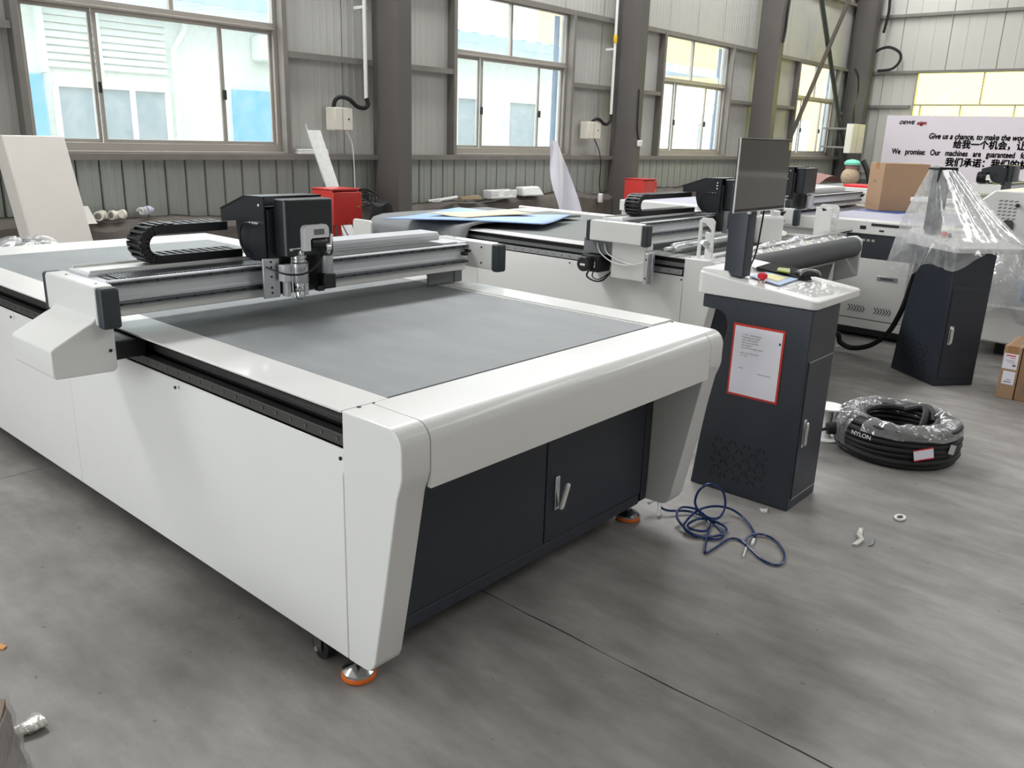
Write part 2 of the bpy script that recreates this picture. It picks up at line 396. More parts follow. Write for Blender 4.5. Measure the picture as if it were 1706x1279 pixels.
# windows
def window(n,x0,x1,t_mull,l_mull):
    w=sroot('window_%d'%n,(x0,YW,0)); W_=x1-x0; f=0.045
    fr=MB().box(0,W_,-0.02,0.05,ZS,ZS+f*1.5).box(0,W_,-0.02,0.05,ZT-f,ZT).box(0,f,-0.02,0.05,ZS+f*1.5,ZT-f).box(W_-f,W_,-0.02,0.05,ZS+f*1.5,ZT-f)
    obj('window_frame',fr,frame,w,bev=0.004)
    obj('transom',MB().box(f,W_-f,-0.03,0.055,ZM-0.035,ZM+0.035).box(f,W_-f,-0.045,-0.03,ZM-0.03,ZM-0.01),frame,w,bev=0.004)
    obj('window_sill',MB().box(-0.02,W_+0.02,-0.10,0.0,ZS-0.018,ZS),frame,w,bev=0.003)
    xs=[f]+[t_mull*W_]+[W_-f]
    for k in range(2):
        obj('pane',MB().box(xs[k],xs[k+1],0.012,0.017,ZM+0.035,ZT-f),glass,w)
    obj('mullion',MB().box(xs[1]-0.02,xs[1]+0.02,-0.015,0.045,ZM+0.035,ZT-f),frame,w,bev=0.003)
    xs=[f]+[q*W_ for q in l_mull]+[W_-f]
    for k in range(3):
        yy=0.0 if k==1 else 0.03
        sa=MB(); a,b_=xs[k],xs[k+1]; z0,z1=ZS+f*1.5,ZM-0.035; t=0.03
        sa.box(a,b_,yy-0.012,yy+0.012,z0,z0+t).box(a,b_,yy-0.012,yy+0.012,z1-t,z1).box(a,a+t,yy-0.012,yy+0.012,z0+t,z1-t).box(b_-t,b_,yy-0.012,yy+0.012,z0+t,z1-t)
        so=obj('sash',sa,frame,w,bev=0.003)
        obj('pane',MB().box(a+t,b_-t,yy-0.003,yy+0.003,z0+t,z1-t),glass,so)
    obj('latch',MB().box(xs[1]-0.012,xs[1]+0.012,-0.04,-0.01,1.84,1.93),black,w,bev=0.003)
    obj('latch',MB().box(xs[2]-0.012,xs[2]+0.012,-0.04,-0.01,1.84,1.93),black,w,bev=0.003)
def jamb_film(n,x0,x1):
    w=[o for o in bpy.data.objects if o.name=='window_%d'%n][0]; W_=x1-x0
    obj('blue_film',MB().box(W_-0.17,W_-0.05,0.10,0.112,ZS+0.06,ZT-0.05),bluefilm,w)
bluefilm=M('blue_protective_film',(164,196,232),0.5)
window(1,1.45,3.87,0.55,(0.255,0.745))
window(2,6.33,8.61,0.48,(0.235,0.745))
window(3,11.07,13.35,0.45,(0.24,0.70))
window(4,16.33,18.5,0.5,(0.25,0.72))
for n_,q in ((2,WIN[1]),(3,WIN[2]),(4,WIN[3])): jamb_film(n_,*q)
# ---------------------------------------------------------------- end wall with banner window
we=sroot('wall_right',(XE,0,0))
bk=MB().box(0.03,0.12,-10.2,6.2,0,2.0).box(0.03,0.12,-10.2,6.2,3.22,6.6).box(0.03,0.12,4.56,6.2,2.0,3.22).box(0.03,0.12,-10.2,0.4,2.0,3.22)
obj('outer_cladding',bk,clad3,we)
def end_panel(w,z0,z1):
    pts=[(0.003,0.014),(0.012,0.0),(w*0.33,0.0),(w*0.345,-0.008),(w*0.36,0.0),(w*0.66,0.0),(w*0.675,-0.008),(w*0.69,0.0),(w-0.012,0.0),(w-0.003,0.014)]; k=len(pts)
    return MB().add([(y,x,z0) for x,y in pts]+[(y,x,z1) for x,y in pts],[(i,i+1,i+1+k,i+k) for i in range(k-1)])
def ends(y0,y1,z0,z1,n):
    w=(y1-y0)/n; o=obj('lining_panel',end_panel(w,z0,z1),clad3,we,smooth=False); o.location=(0,y0,0)
    for i in range(1,n): inst(o,'lining_panel',we,(0,y0+i*w,0))
ends(-4,6.0,3.22,4.4,10); ends(-4,6.0,4.42,6.4,10); ends(4.56,6.0,1.0,3.22,2); ends(-4,4.56,0.8,2.0,8); ends(-4,0.4,2.0,3.22,4)
for z,a,b_ in ((4.41,-4,6),(3.23,-4,6),(2.5,4.6,6)):
    obj('girt',MB().box(-0.11,0,a,b_,z-0.01,z+0.01).box(-0.11,-0.1,a,b_,z-0.05,z-0.01),girt,we)
obj('plinth',MB().box(-0.2,0.03,-10,6.0,0,0.85),concrete,we,bev=0.03)
w5=sroot('window_5',(XE,0.4,0))
f=0.04
obj('window_frame',MB().box(-0.04,0.05,0,4.16,2.0,2.0+f).box(-0.04,0.05,0,4.16,3.22-f,3.22).box(-0.04,0.05,0,f,2.0+f,3.22-f).box(-0.04,0.05,4.16-f,4.16,2.0+f,3.22-f).box(-0.04,0.05,f,4.16-f,2.5,2.54),frame,w5,bev=0.004)
ys=[f,1.4,2.79,4.16-f]
for k in range(3): obj('pane',MB().box(0.0,0.006,ys[k],ys[k+1],2.54,3.22-f),glass_y,w5)
for y in ys[1:3]: obj('mullion',MB().box(-0.03,0.04,y-0.015,y+0.015,2.54,3.22-f),frame,w5)
ys=[f,1.0,2.1,3.15,3.98,4.16-f]
for k in range(5): obj('pane',MB().box(0.0,0.006,ys[k],ys[k+1],2.0+f,2.5),glass_y,w5)
for y in ys[1:5]: obj('mullion',MB().box(-0.03,0.04,y-0.015,y+0.015,2.0+f,2.5),frame,w5)
# other walls, roof (outside the picture)
struct('wall_front',MB().box(-6.2,19.8,-10.25,-10.15,0,6.6),clad)
wb=sroot('wall_back',(-6.2,0,0))
obj('outer_cladding',MB().box(-0.1,0,-10.2,-1.0,0,6.6).box(-0.1,0,2.6,6.2,0,6.6).box(-0.1,0,-1.0,2.6,3.0,6.6),clad,wb)
struct('ceiling',MB().box(-6.3,19.8,-10.3,6.3,6.55,6.7),clad)
# steel columns
def column(x,y0=5.48,d=0.42,w=0.2):
    o=sroot('steel_column',(x,y0,0)); t=0.014
    m=MB().box(0,w,0,t,0,6.5).box(0,w,d-t,d,0,6.5).box(w/2-0.008-0.085,w/2+0.0-0.085+0.008,t,d-t,0,6.5)
    obj('section',m,colm,o,bev=0.002)
    obj('base_plate',MB().box(-0.08,w+0.08,-0.08,d+0.03,0,0.02),colm,o)
    return o
cols=[column(5.02),column(9.66),column(14.28),column(18.95,5.45,0.45,0.3)]
column(0.38)
cb=sroot('cross_brace',(15.7,5.62,1.88))
def angle(p,q,w=0.07):
    p,q=Vector(p),Vector(q); d=(q-p).normalized(); s=Vector((0,1,0)).cross(d).normalized()*w
    return MB().plate([p,q,q+s,p+s],(0,0.006,0)).plate([p,q,q+s*0.09,p+s*0.09],(0,-0.06,0))
obj('brace',angle((14.55,5.66,0.35),(18.8,5.66,6.0),0.17),M('brown_painted_angle',(74,68,60),0.6),cb,world=True)
obj('brace',angle((15.2,5.72,6.0),(19.15,5.72,1.1),0.09),M('green_grey_painted_angle',(92,98,92),0.55),cb,world=True)
# ---------------------------------------------------------------- outside
gr=struct('ground_outside',MB().box(-12,45,6.4,40,-0.3,-0.05),M('pale_yard_concrete',(190,186,178),0.8))
YB=9.6
bld=thing('building',(4,YB,0),'white rendered building with louvre panels and blue eaves seen through the windows','building')
obj('wall',MB().box(-8,18.4,0,0.3,-0.1,3.02),bldw,bld)
for (a,c) in ((3.04,3.62),(3.70,4.56)):
    for k in range(9):
        z=2.22+k*0.085
        obj('louvre_slat',MB().prism([(-0.03,z),(-0.035,z+0.01),(-0.01,z+0.08),(0.0,z+0.07)],'x',a-4,c-4),bldw,bld)
obj('louvre_post',MB().box(2.96-4,3.03-4,-0.10,0,2.15,3.0),bldw,bld); obj('louvre_post',MB().box(3.63-4,3.69-4,-0.09,0,2.15,3.0),bldw,bld)
obj('downpipe',MB().tube([(4.62-4,-0.1,0),(4.63-4,-0.1,2.55),(4.80-4,-0.1,2.8),(4.82-4,-0.1,3.02)],0.035,8),bldw,bld)
def ext_window(x0,x1,z0,z1,n,leaf=bldg):
    fm=MB().box(x0-4,x1-4,-0.06,0,z0,z0+0.06).box(x0-4,x1-4,-0.06,0,z1-0.06,z1)
    for k in range(n+1):
        x=x0+(x1-x0)*k/n; fm.box(x-0.03-4,x+0.03-4,-0.06,0,z0+0.06,z1-0.06)
    w=obj('window',fm,whitep,bld)
    for k in range(n):
        a=x0+(x1-x0)*k/n+0.03; c=x0+(x1-x0)*(k+1)/n-0.03
        obj('pane',MB().box(a-4,c-4,-0.02,-0.012,z0+0.06,z1-0.06),leaf,w)
ext_window(3.10,4.52,0.85,2.06,3)
ext_window(10.0,10.55,0.2,2.27,1); ext_window(11.42,12.28,0.9,2.26,1); ext_window(18.2,19.0,0.7,2.1,1)
obj('door',MB().box(5.5-4,6.8-4,-0.05,0,0,2.10),bldb,bld); obj('wall_panel',MB().box(2.70-4,2.98-4,-0.05,0,0,2.13),bldb,bld,bev=0.02)
obj('condenser_unit',MB().box(5.85-4,6.25-4,-0.25,0,2.5,2.85),bldw,bld,bev=0.03)
# eaves of corrugated blue sheet
pts=[]; n=240
for i in range(n+1): pts.append((-8+26.4*i/n,0.03*(1 if i%4<2 else 0)))
ev=MB(); k=len(pts)
ev.add([(x,-0.35,3.28+h) for x,h in pts]+[(x,5,3.6+h) for x,h in pts],[(i,i+1,i+1+k,i+k) for i in range(k-1)])
obj('roof',ev,bldr,bld,solid=0.02,smooth=False)
obj('fascia',MB().box(-8,18.4,-0.36,-0.32,3.13,3.29),bldr,bld)
b2=thing('building',(27,9.2,0),'ochre building with a grey window beyond the white one, seen through the last window','building')
obj('wall',MB().box(-4.2,2.4,0,4,-0.1,5.2),bldy,b2)
obj('roof',MB().prism([(-0.4,5.2),(4.4,5.2),(2,6.3)],'x',-4.5,2.7),bldo,b2)
w=obj('window',MB().box(-3.1,-2.0,-0.05,0,0.7,2.3),bldw,b2,bev=0.01); obj('pane',MB().box(-3.0,-2.1,-0.06,-0.045,0.8,2.2),bldg,w)
b3=thing('building',(33.6,18,0),'tall orange rendered block rising behind the white building','building')
obj('wall',MB().box(-4.1,9,0,6,-0.1,8.2),bldo,b3); obj('roof',MB().box(-4.3,9.3,-0.2,6.2,8.2,8.4),bldo,b3)
tr=thing('tree',(26.3,16.2,0),'light green leafy tree standing behind the white building','tree')
obj('trunk',MB().tube([(0,0,-0.1),(0.1,0,2),(0,0.1,4.5)],[0.2,0.15,0.08]),M('tree_bark',(104,88,70),0.9),tr)
lf=MB(); rr=random.Random(5)
for i in range(2600):
    th,ph=rr.uniform(0,2*PI),rr.uniform(-1,1); R=2.3*(rr.random()**0.4); q=Vector((R*math.cos(th)*math.sqrt(1-ph*ph),R*math.sin(th)*math.sqrt(1-ph*ph),5.4+R*ph*0.9))
    a=Vector((rr.uniform(-1,1),rr.uniform(-1,1),rr.uniform(-1,1)))*0.13; c=Vector((rr.uniform(-1,1),rr.uniform(-1,1),rr.uniform(-1,1)))*0.09
    lf.add([q-a,q+c,q+a,q-c],[(0,1,2,3)])
obj('foliage',lf,leafm,tr,kind='stuff',smooth=False)
# ---------------------------------------------------------------- gantry (shared by the cutting machines); local: x across, y along the bed
def rail(root,name,x0,x1,y,z,h,n,m=None):
    o=obj(name,MB().prism([(y,z),(y-0.012,z+0.002),(y-0.012,z+h*0.35),(y-0.008,z+h*0.5),(y-0.012,z+h*0.65),(y-0.012,z+h-0.002),(y,z+h)],'x',x0,x1),m or steel,root)
    bm_=MB()
    for i in range(n):
        x=x0+(x1-x0)*(i+0.5)/n
        bm_.lathe([(0.0042,-0.0005),(0.0042,0.002)],(x,y-0.0135,z+h*0.5),'y',7)
    if n: obj('rail_bolt',bm_,black,o,kind='stuff')
    return o
def gantry(root,W,y0,skirt=False,hx=0.5,hmirror=False,foot=True,chain_x=0.09,bolts=26,detail=True):
    z0,z1=0.943,1.077
    # end covers with bumper pads
    for s in (0,1):
        if s==0: a,c=-0.155,-0.088
        else: a,c=W+0.087,W+0.155
        prof=arc2((y0+0.37-0.02,z1-0.02),0.02,0,90,4)+arc2((y0-0.04+0.02,z1-0.02),0.02,90,180,4)+[(y0-0.04,z0),(y0+0.37,z0)]
        ec=obj('end_cover',MB().prism(prof,'x',a,c),white,root,bev=0.006,seg=3)
        for ya,yb in ((y0-0.082,y0-0.041),(y0+0.371,y0+0.40)):
            obj('bumper_pad',MB().prism(rrect(ya,yb+0.004,z0-0.008,z1-0.002,0.012),'x',a+0.002,c-0.001),padmat,root,bev=0.01,seg=3)
        if detail:
            sc=MB()
            for yy in (y0+0.02,y0+0.26): sc.lathe([(0.005,0),(0.005,0.002)],((a+c)/2,yy,z1-0.0005),'z',8)
            for yy,zz in ((y0+0.03,z1-0.025),(y0+0.03,z0+0.03)): sc.lathe([(0.005,-0.002),(0.005,0.002)],(a if s else c,yy,zz),'x',8)
            obj('screw',sc,black,ec,kind='stuff')
    xl,xr=-0.088,W-0.05
    yb=y0+0.32
    obj('beam_end_block',MB().box(xr,W+0.088,y0+0.13,yb-0.01,0.95,1.07),alu_dull,root,bev=0.003)
    obj('limit_switch',MB().box(xr-0.045,xr-0.02,y0-0.03,y0-0.002,1.03,1.048).box(xr-0.02,xr-0.005,y0-0.035,y0-0.002,1.045,1.06),black,root,bev=0.003)
    bm_=MB().prism([(y0,0.985),(y0,1.022),(y0+0.004,1.024),(y0+0.004,1.058),(y0,1.06),(y0,1.084),(y0+0.02,1.084),(y0+0.02,1.076),(y0+0.155,1.076),(y0+0.155,1.088),(yb,1.088),(yb,0.985)],'x',xl,xr)
    obj('beam',bm_,alu_dull,root,bev=0.0015)
    obj('beam_base',MB().box(xl,xr,y0+0.008,yb-0.01,0.955,0.984),white,root,bev=0.004)
    rail(root,'linear_rail',xl,xr,y0-0.0005,1.062,0.021,bolts)
    rail(root,'linear_rail',xl,xr,y0-0.0005,0.99,0.021,bolts)
    obj('rack_tray',MB().box(xl+0.03,xr-0.03,y0+0.022,y0+0.15,1.0765,1.08),black,root)
    if detail:
        rk=MB(); n=int((xr-xl-0.1)/0.013)
        for i in range(n):
            x=xl+0.05+i*0.013
            if x>hx+0.45: break
            rk.add([(x,y0+0.03,1.0805),(x+0.006,y0+0.03,1.0805),(x+0.012,y0+0.145,1.0805),(x+0.006,y0+0.145,1.0805),(x,y0+0.03,1.085),(x+0.006,y0+0.03,1.085),(x+0.012,y0+0.145,1.085),(x+0.006,y0+0.145,1.085)],[(4,5,6,7),(0,1,5,4),(1,2,6,5),(2,3,7,6),(3,0,4,7)])
        obj('rack_teeth',rk,steel,root,kind='stuff',smooth=False)
    obj('belt_strip',MB().box(hx+0.3,xr-0.13,y0+0.03,y0+0.148,1.0805,1.084),M('belt_grey_green',(62,68,65),0.9) if 'belt_grey_green' not in MAT else MAT['belt_grey_green'],root)
    obj('belt_clamp',MB().box(xr-0.128,xr-0.03,y0+0.035,y0+0.14,1.0805,1.092),alu_dull,root,bev=0.003)
    # raised rear rail (right of the head) and cable tray (left of the head)
    obj('rear_bar',MB().prism([(y0+0.165,1.0885),(y0+0.165,1.112),(y0+0.175,1.126),(y0+0.30,1.126),(y0+0.30,1.0885)],'x',hx+0.30,xr-0.03),alu_dull,root,bev=0.003)
    obj('cable_tray',MB().box(xl+0.01,hx+0.2,y0+0.165,y0+0.31,1.0885,1.091).box(xl+0.01,hx+0.2,y0+0.165,y0+0.168,1.091,1.097).box(xl+0.01,hx+0.2,y0+0.306,y0+0.31,1.091,1.10),white,root)
    if foot:
        obj('foot_plate',MB().box(W-0.25,W-0.08,y0+0.06,y0+0.075,0.889,0.954).box(W-0.08,W-0.03,y0+0.05,y0+0.26,0.889,0.954),greyp,root,bev=0.003)
    if skirt:
        pf=[(-0.154,0.975),(-0.160,0.962),(-0.172,0.953),(-0.190,0.945),(-0.294,0.890)]+arc2((-0.296,0.872),0.014,110,180,3)+arc2((-0.296,0.796),0.014,180,270,4)+arc2((-0.118,0.796),0.02,270,360,4)+[(-0.098,0.943)]
        sk=obj('skirt_cover',MB().prism(pf,'y',y0-0.03,y0+0.31),white,root,bev=0.004)
        obj('carriage_arm',MB().box(-0.097,0.03,y0+0.02,y0+0.28,0.80,0.868),black,root,bev=0.004)
        sc=MB().lathe([(0.006,-0.003),(0.006,0)],(-0.118,y0-0.03,0.852),'y',9); obj('screw',sc,black,sk)
    # cable chain: lower run on the tray, half loop, upper run into the head
    yc0,yc1=y0+0.17,y0+0.285; r=0.056; zl=1.112; cx=chain_x+r+0.017
    path=[]
    L=hx+0.03-cx; n=max(3,int(L/0.032))
    for i in range(n): path.append((hx+0.03-L*i/n,zl))
    na=9
    for i in range(na+1):
        a=math.radians(270-180*i/na); path.append((cx+r*math.cos(a),zl+r+r*math.sin(a)))
    L2=hx-0.03-cx
    n2=max(3,int(L2/0.032))
    for i in range(1,n2+1): path.append((cx+L2*i/n2,zl+2*r))
    ch=obj('cable_chain',MB().grid(lambda u,v:(lambda q:(q[0],yc0+0.012+(yc1-yc0-0.024)*v,q[1]))(path[min(len(path)-1,int(round(u*(len(path)-1))))]),len(path)-1,1),black,root,solid=0.014)
    for i in range(len(path)-1):
        p,q=Vector((path[i][0],0,path[i][1])),Vector((path[i+1][0],0,path[i+1][1])); d=(q-p); l=d.length; d.normalize(); nn=Vector((-d.z,0,d.x))
        m=MB(); h=0.0165; e=-0.0004
        for ya,yb2 in ((yc0,yc0+0.012),(yc1-0.012,yc1)):
            m.hexa([p+d*e-nn*h+Vector((0,ya,0)),q-d*e-nn*h+Vector((0,ya,0)),q-d*e+nn*h+Vector((0,ya,0)),p+d*e+nn*h+Vector((0,ya,0))],[p+d*e-nn*h+Vector((0,yb2,0)),q-d*e-nn*h+Vector((0,yb2,0)),q-d*e+nn*h+Vector((0,yb2,0)),p+d*e+nn*h+Vector((0,yb2,0))])
        o_=p+d*(l*0.25)-nn*h*0
        for sg in (1,-1):
            c0=p+d*l*0.22+nn*h*sg*(0.85 if sg>0 and n-2<=i<=n+na+1 else 0.6); c1=p+d*l*0.78+nn*h*sg*(0.85 if sg>0 and n-2<=i<=n+na+1 else 0.6)
            m.hexa([c0+Vector((0,yc0+0.012,0)),c1+Vector((0,yc0+0.012,0)),c1+nn*h*sg*0.38+Vector((0,yc0+0.002,0)),c0+nn*h*sg*0.38+Vector((0,yc0+0.002,0))],[c0+Vector((0,yc1-0.012,0)),c1+Vector((0,yc1-0.012,0)),c1+nn*h*sg*0.38+Vector((0,yc1-0.002,0)),c0+nn*h*sg*0.38+Vector((0,yc1-0.012,0))])
        obj('chain_link',m,black,ch,smooth=False)
    return
def head(root,hx,y0,wd=0.265,led=1,lights=False):
    """cutting head straddling the beam; hx = left side plate"""
    d=y0-1.15
    pl=[(1.415,1.285),(1.235,1.347),(1.105,1.350),(1.105,1.105),(1.20,1.098),(1.245,1.108),(1.285,1.15),(1.302,1.20),(1.305,1.245),(1.415,1.232)]
    pl=[(a+d,b_) for a,b_ in pl]
    sp=obj('side_plate',MB().prism(pl,'x',hx,hx+0.006),headblk,root)
    pr=[(a-0.0,b_) for a,b_ in pl]
    obj('side_plate',MB().prism(pr,'x',hx+wd-0.006,hx+wd),headblk,root)
    top=[(1.415,1.285),(1.235,1.347),(1.105,1.350),(1.105,1.346),(1.234,1.343),(1.413,1.281)]
    obj('top_cover',MB().prism([(a+d,b_) for a,b_ in top],'x',hx-0.004,hx+wd+0.004),headblk,root)
    obj('rear_panel',MB().prism([(a+d,b_) for a,b_ in [(1.408,1.28),(1.412,1.28),(1.412,1.235),(1.408,1.235)]],'x',hx+0.006,hx+wd-0.006),headblk,root)
    fc=rrect(hx+0.035,hx+wd-0.002,1.015+d,1.105+d,0.022,5)
    obj('front_cover',MB().prism(fc,'z',1.125,1.342),headblk,root,bev=0.006,seg=3)
    obj('head_core',MB().box(hx+0.01,hx+wd-0.01,1.09+d,1.132+d,0.975,1.30),black,root)
    lb=MB()
    for i in range(3 if lights else 1):
        zz=1.315-i*0.02
        lb.lathe([(0.006,0.0),(0.006,-0.004),(0.003,-0.006)],(hx,1.135+d,zz),'x',9)
    obj('status_light' if lights else 'screw',lb,chrome,sp)
    cb_=MB().tube(smooth_path([(hx-0.008,1.17+d,1.245),(hx-0.02,1.22+d,1.24),(hx-0.018,1.25+d,1.20),(hx-0.012,1.245+d,1.15),(hx-0.006,1.20+d,1.115)],6),0.0035,6)
    obj('cable',cb_,wirem,sp)
    gl=MB()
    for yy in (1.145,1.165,1.185): gl.lathe([(0.006,0),(0.006,-0.012),(0.003,-0.016)],(hx,yy+d,1.245),'x',8)
    obj('cable_gland',gl,chrome,sp)
M1=thing('cutting_machine',(0,0,0),'nearest white flatbed cutting machine with grey felt bed and black tool head','machine')
WM,LM=1.71,3.75
Z9=0.88
def body(root,W,L,ylift=1.18,bed=None,rl=None,gk=None):
    # side panels: recessed rail slot, sloped shoulder, flat panel
    for sx in (0,1):
        m1=MB(); m2=MB()
        def X(v): return v if sx==0 else W-v
        for ya,yb in ((0.001,1.824),(1.826,L)):
            m=MB().prism([(X(0.022),0.757),(X(0.0),0.69),(X(0.0),0.108),(X(0.03),0.105),(X(0.03),0.757)],'y',ya,yb)
            p=obj('side_panel',m,white,root,bev=0.003)
            if sx==0: obj('screw',MB().lathe([(0.006,-0.002),(0.006,0.002)],(0.002,ya+0.012 if ya<1 else L-0.02,0.738),'x',8).lathe([(0.006,-0.002),(0.006,0.002)],(0.002,yb-0.9 if ya<1 else ya+0.6,0.738),'x',8),black,p,kind='stuff')
        ch=obj('rail_channel',MB().prism([(X(0.075),0.757),(X(0.075),0.872),(X(0.082),0.872),(X(0.082),0.75),(X(0.024),0.75),(X(0.024),0.757)],'y',0.002,L-0.02),black,root)
        obj('linear_rail',MB().prism([(X(0.075),0.808),(X(0.062),0.808),(X(0.056),0.816),(X(0.062),0.822),(X(0.056),0.828),(X(0.062),0.836),(X(0.075),0.836)],'y',0.004,L-0.05),rl or darkrail,root,bev=0.001)
        obj('gear_rack',MB().box(min(X(0.022),X(0.055)),max(X(0.022),X(0.055)),0.025,L-0.08,0.764,0.798),gk or darkrail,root,bev=0.002)
        bb=MB()
        for i in range(48): bb.lathe([(0.0055,-0.002),(0.0055,0.002)],(X(0.0215),0.05+i*0.074,0.782),'x',7)
        obj('rail_bolt',bb,steel,root,kind='stuff')
        # white cover strips along the bed
        a,c=sorted((X(-0.001),X(0.164)))
        st=obj('bed_strip',MB().box(a,c,0.001,L,0.873,0.88),white,root,bev=0.0015)
        if sx==1: obj('bed_strip',MB().box(W-0.15,W,0.003,ylift,0.88,0.886),white,root,bev=0.001)
    obj('bed_strip',MB().box(0.164,W-0.164,L-0.335,L,0.873,0.88),white,root,bev=0.0015)
    obj('felt_bed',MB().box(0.167,W-0.167,0.012,L-0.337,0.866,0.8785),bed or felt,root)
    obj('chassis',MB().box(0.09,W-0.09,0.02,L-0.02,0.16,0.866),black,root)
body(M1,WM,LM)
# end module: rounded apron between two tapered leg covers
prof_top=[(-0.001,0.88),(-0.185,0.88)]+arc2((-0.187,0.826),0.054,90,180,7)[1:]
LW=0.102
leg=prof_top+[(-0.2415,0.752),(-0.236,0.73),(-0.222,0.69),(-0.165,0.373)]+[(-0.122,0.150),(-0.112,0.128),(-0.098,0.114),(-0.08,0.108)]+[(-0.001,0.106)]
def end_module(root,WM):
    lc0=obj('leg_cover',MB().prism(leg,'x',0.0,LW-0.0008),white,root,bev=0.004,seg=3)
    lc1=obj('leg_cover',MB().prism(leg,'x',WM-LW+0.0008,WM),white,root,bev=0.004,seg=3)
    obj('screw',MB().lathe([(0.0065,0),(0.0065,0.0025)],(0.053,-0.008,0.8795),'z',9).lathe([(0.004,0),(0.004,0.002)],(0.106,-0.007,0.8795),'z',7),black,lc0,kind='stuff')
    obj('screw',MB().lathe([(0.0065,0),(0.0065,0.0025)],(WM-0.02,-0.012,0.8795),'z',9),black,lc1)
    apr=prof_top+[(-0.2415,0.697),(-0.225,0.697),(-0.225,0.80),(-0.18,0.862),(-0.001,0.862)]
    obj('apron',MB().prism(apr,'x',LW+0.0008,WM-LW-0.0008),white,root,bev=0.0015)
    # dark cabinet set back under the apron
    yc=-0.005; e=WM-LW-0.002
    obj('cabinet',MB().box(LW+0.002,e,yc+0.012,0.30,0.10,0.86),navy,root)
    obj('apron_filler',MB().box(LW+0.002,e,-0.22,yc+0.01,0.845,0.861),navy,root)
    obj('door',MB().box(0.112,0.898,yc,yc+0.012,0.15,0.84),navy,root,bev=0.002)
    d2=obj('door',MB().box(0.904,e-0.051,yc,yc+0.012,0.15,0.84),navy,root,bev=0.002)
    obj('filler_panel',MB().box(e-0.046,e-0.002,yc-0.001,yc+0.012,0.11,0.84),navy,root,bev=0.002)
    obj('toe_rail',MB().box(0.112,e-0.056,yc+0.002,yc+0.012,0.10,0.146),navy,root,bev=0.002)
    obj('handle',MB().box(0.953,0.979,yc-0.006,yc,0.27,0.405),chrome,d2,bev=0.004,label='chrome handle plate')
    lv=obj('lever',MB().prism(rrect(0.955,0.979,0,0.115,0.01),'y',-0.012,0.0),whitep,d2,bev=0.004)
    lv.location=(0.008,yc-0.012,0.275); lv.rotation_euler=(math.radians(14),0,0)
end_module(M1,WM)
# levelling feet and casters
def foot(root,x,y,ztop=0.115):
    o=obj('levelling_foot',MB().lathe([(0.05,0.016),(0.05,0.026),(0.038,0.036),(0.018,0.046),(0.012,0.05),(0.012,ztop+0.03)],(x,y,0),'z',20),chrome,root)
    obj('orange_pad',MB().lathe([(0.044,0.0),(0.053,0.004),(0.054,0.015),(0.046,0.0165)],(x,y,0),'z',24),orange,o)
    obj('lock_nut',MB().lathe([(0.02,0.072),(0.02,0.088)],(x,y,0),'z',6),steel,o)
def caster(root,x,y):
    o=obj('caster',MB().box(x-0.022,x+0.022,y-0.03,y+0.03,0.085,0.165).box(x-0.026,x-0.022,y-0.02,y+0.02,0.035,0.10).box(x+0.022,x+0.026,y-0.02,y+0.02,0.035,0.10),darkrail,root,bev=0.002)
    obj('wheel',MB().lathe([(0.026,-0.018),(0.041,-0.015),(0.0425,-0.006),(0.0425,0.006),(0.041,0.015),(0.026,0.018)],(x,y,0.0425),'x',22),rubber,o)
    obj('axle',MB().lathe([(0.009,-0.032),(0.009,0.032)],(x,y,0.0425),'x',10),chrome,o)
foot(M1,0.063,0.035); foot(M1,WM-0.13,0.06); foot(M1,0.063,LM-0.08); foot(M1,WM-0.1,LM-0.08)
caster(M1,0.05,0.19); caster(M1,WM-0.1,0.25); caster(M1,0.05,LM-0.25)
gantry(M1,WM,1.15,skirt=True,hx=0.5,chain_x=0.115)
head(M1,0.5,1.15)
# tools on the head
mp=obj('tool_plate',MB().box(0.468,0.540,1.078,1.088,0.965,1.118),alu,M1,bev=0.002)
bb=MB()
for zz in (0.985,1.005,1.048,1.085,1.105): bb.lathe([(0.0045,-0.002),(0.0045,0.0)],(0.503,1.078,zz),'y',8)
obj('screw',bb,black,mp,kind='stuff')
sx,sy=0.600,1.035
spn=obj('oscillating_tool',MB().lathe([(0.034,1.022),(0.036,1.026),(0.036,1.098),(0.030,1.10)],(sx,sy,0),'z',24),alu,M1)
obj('collar',MB().lathe([(0.024,1.1),(0.030,1.104),(0.030,1.112),(0.025,1.115),(0.031,1.119),(0.031,1.13),(0.024,1.134),(0.026,1.138),(0.022,1.148)],(sx,sy,0),'z',20),chrome,spn)
obj('collet',MB().lathe([(0.010,0.955),(0.017,0.962),(0.019,0.982),(0.017,0.987),(0.019,0.99),(0.019,1.0),(0.015,1.005),(0.02,1.01),(0.02,1.022)],(sx,sy,0),'z',18),chrome,spn)
obj('tool_bracket',MB().box(sx-0.075,sx-0.03,sy-0.01,sy+0.03,1.03,1.095).box(sx-0.045,sx-0.025,sy+0.02,sy+0.055,0.965,1.03).box(sx+0.03,sx+0.05,sy+0.01,sy+0.055,0.965,1.10),alu_dull,M1,bev=0.003)
arch=rrect(0.598,0.712,1.165,1.245,0.022,5)
ya,yb=0.985,1.015
m=MB().prism([(0.598,1.148),(0.598,1.225)]+arc2((0.618,1.226),0.02,180,90,5)+[(0.690,1.246)]+arc2((0.690,1.226),0.022,90,0,5)+[(0.712,1.196),(0.688,1.196),(0.632,1.196),(0.625,1.19),(0.625,1.148)],'y',ya,yb)
ar=obj('tool_motor_housing',m,M('cast_silver_housing',(222,223,224),0.35,0.3),M1,bev=0.003)
v=MB()
for i in range(9): v.prism([(0.642+i*0.0055,1.208),(0.6445+i*0.0055,1.208),(0.6435+i*0.0055,1.230),(0.641+i*0.0055,1.230)],'y',ya-0.0012,ya)
obj('vent_slot',v,black,ar,kind='stuff')
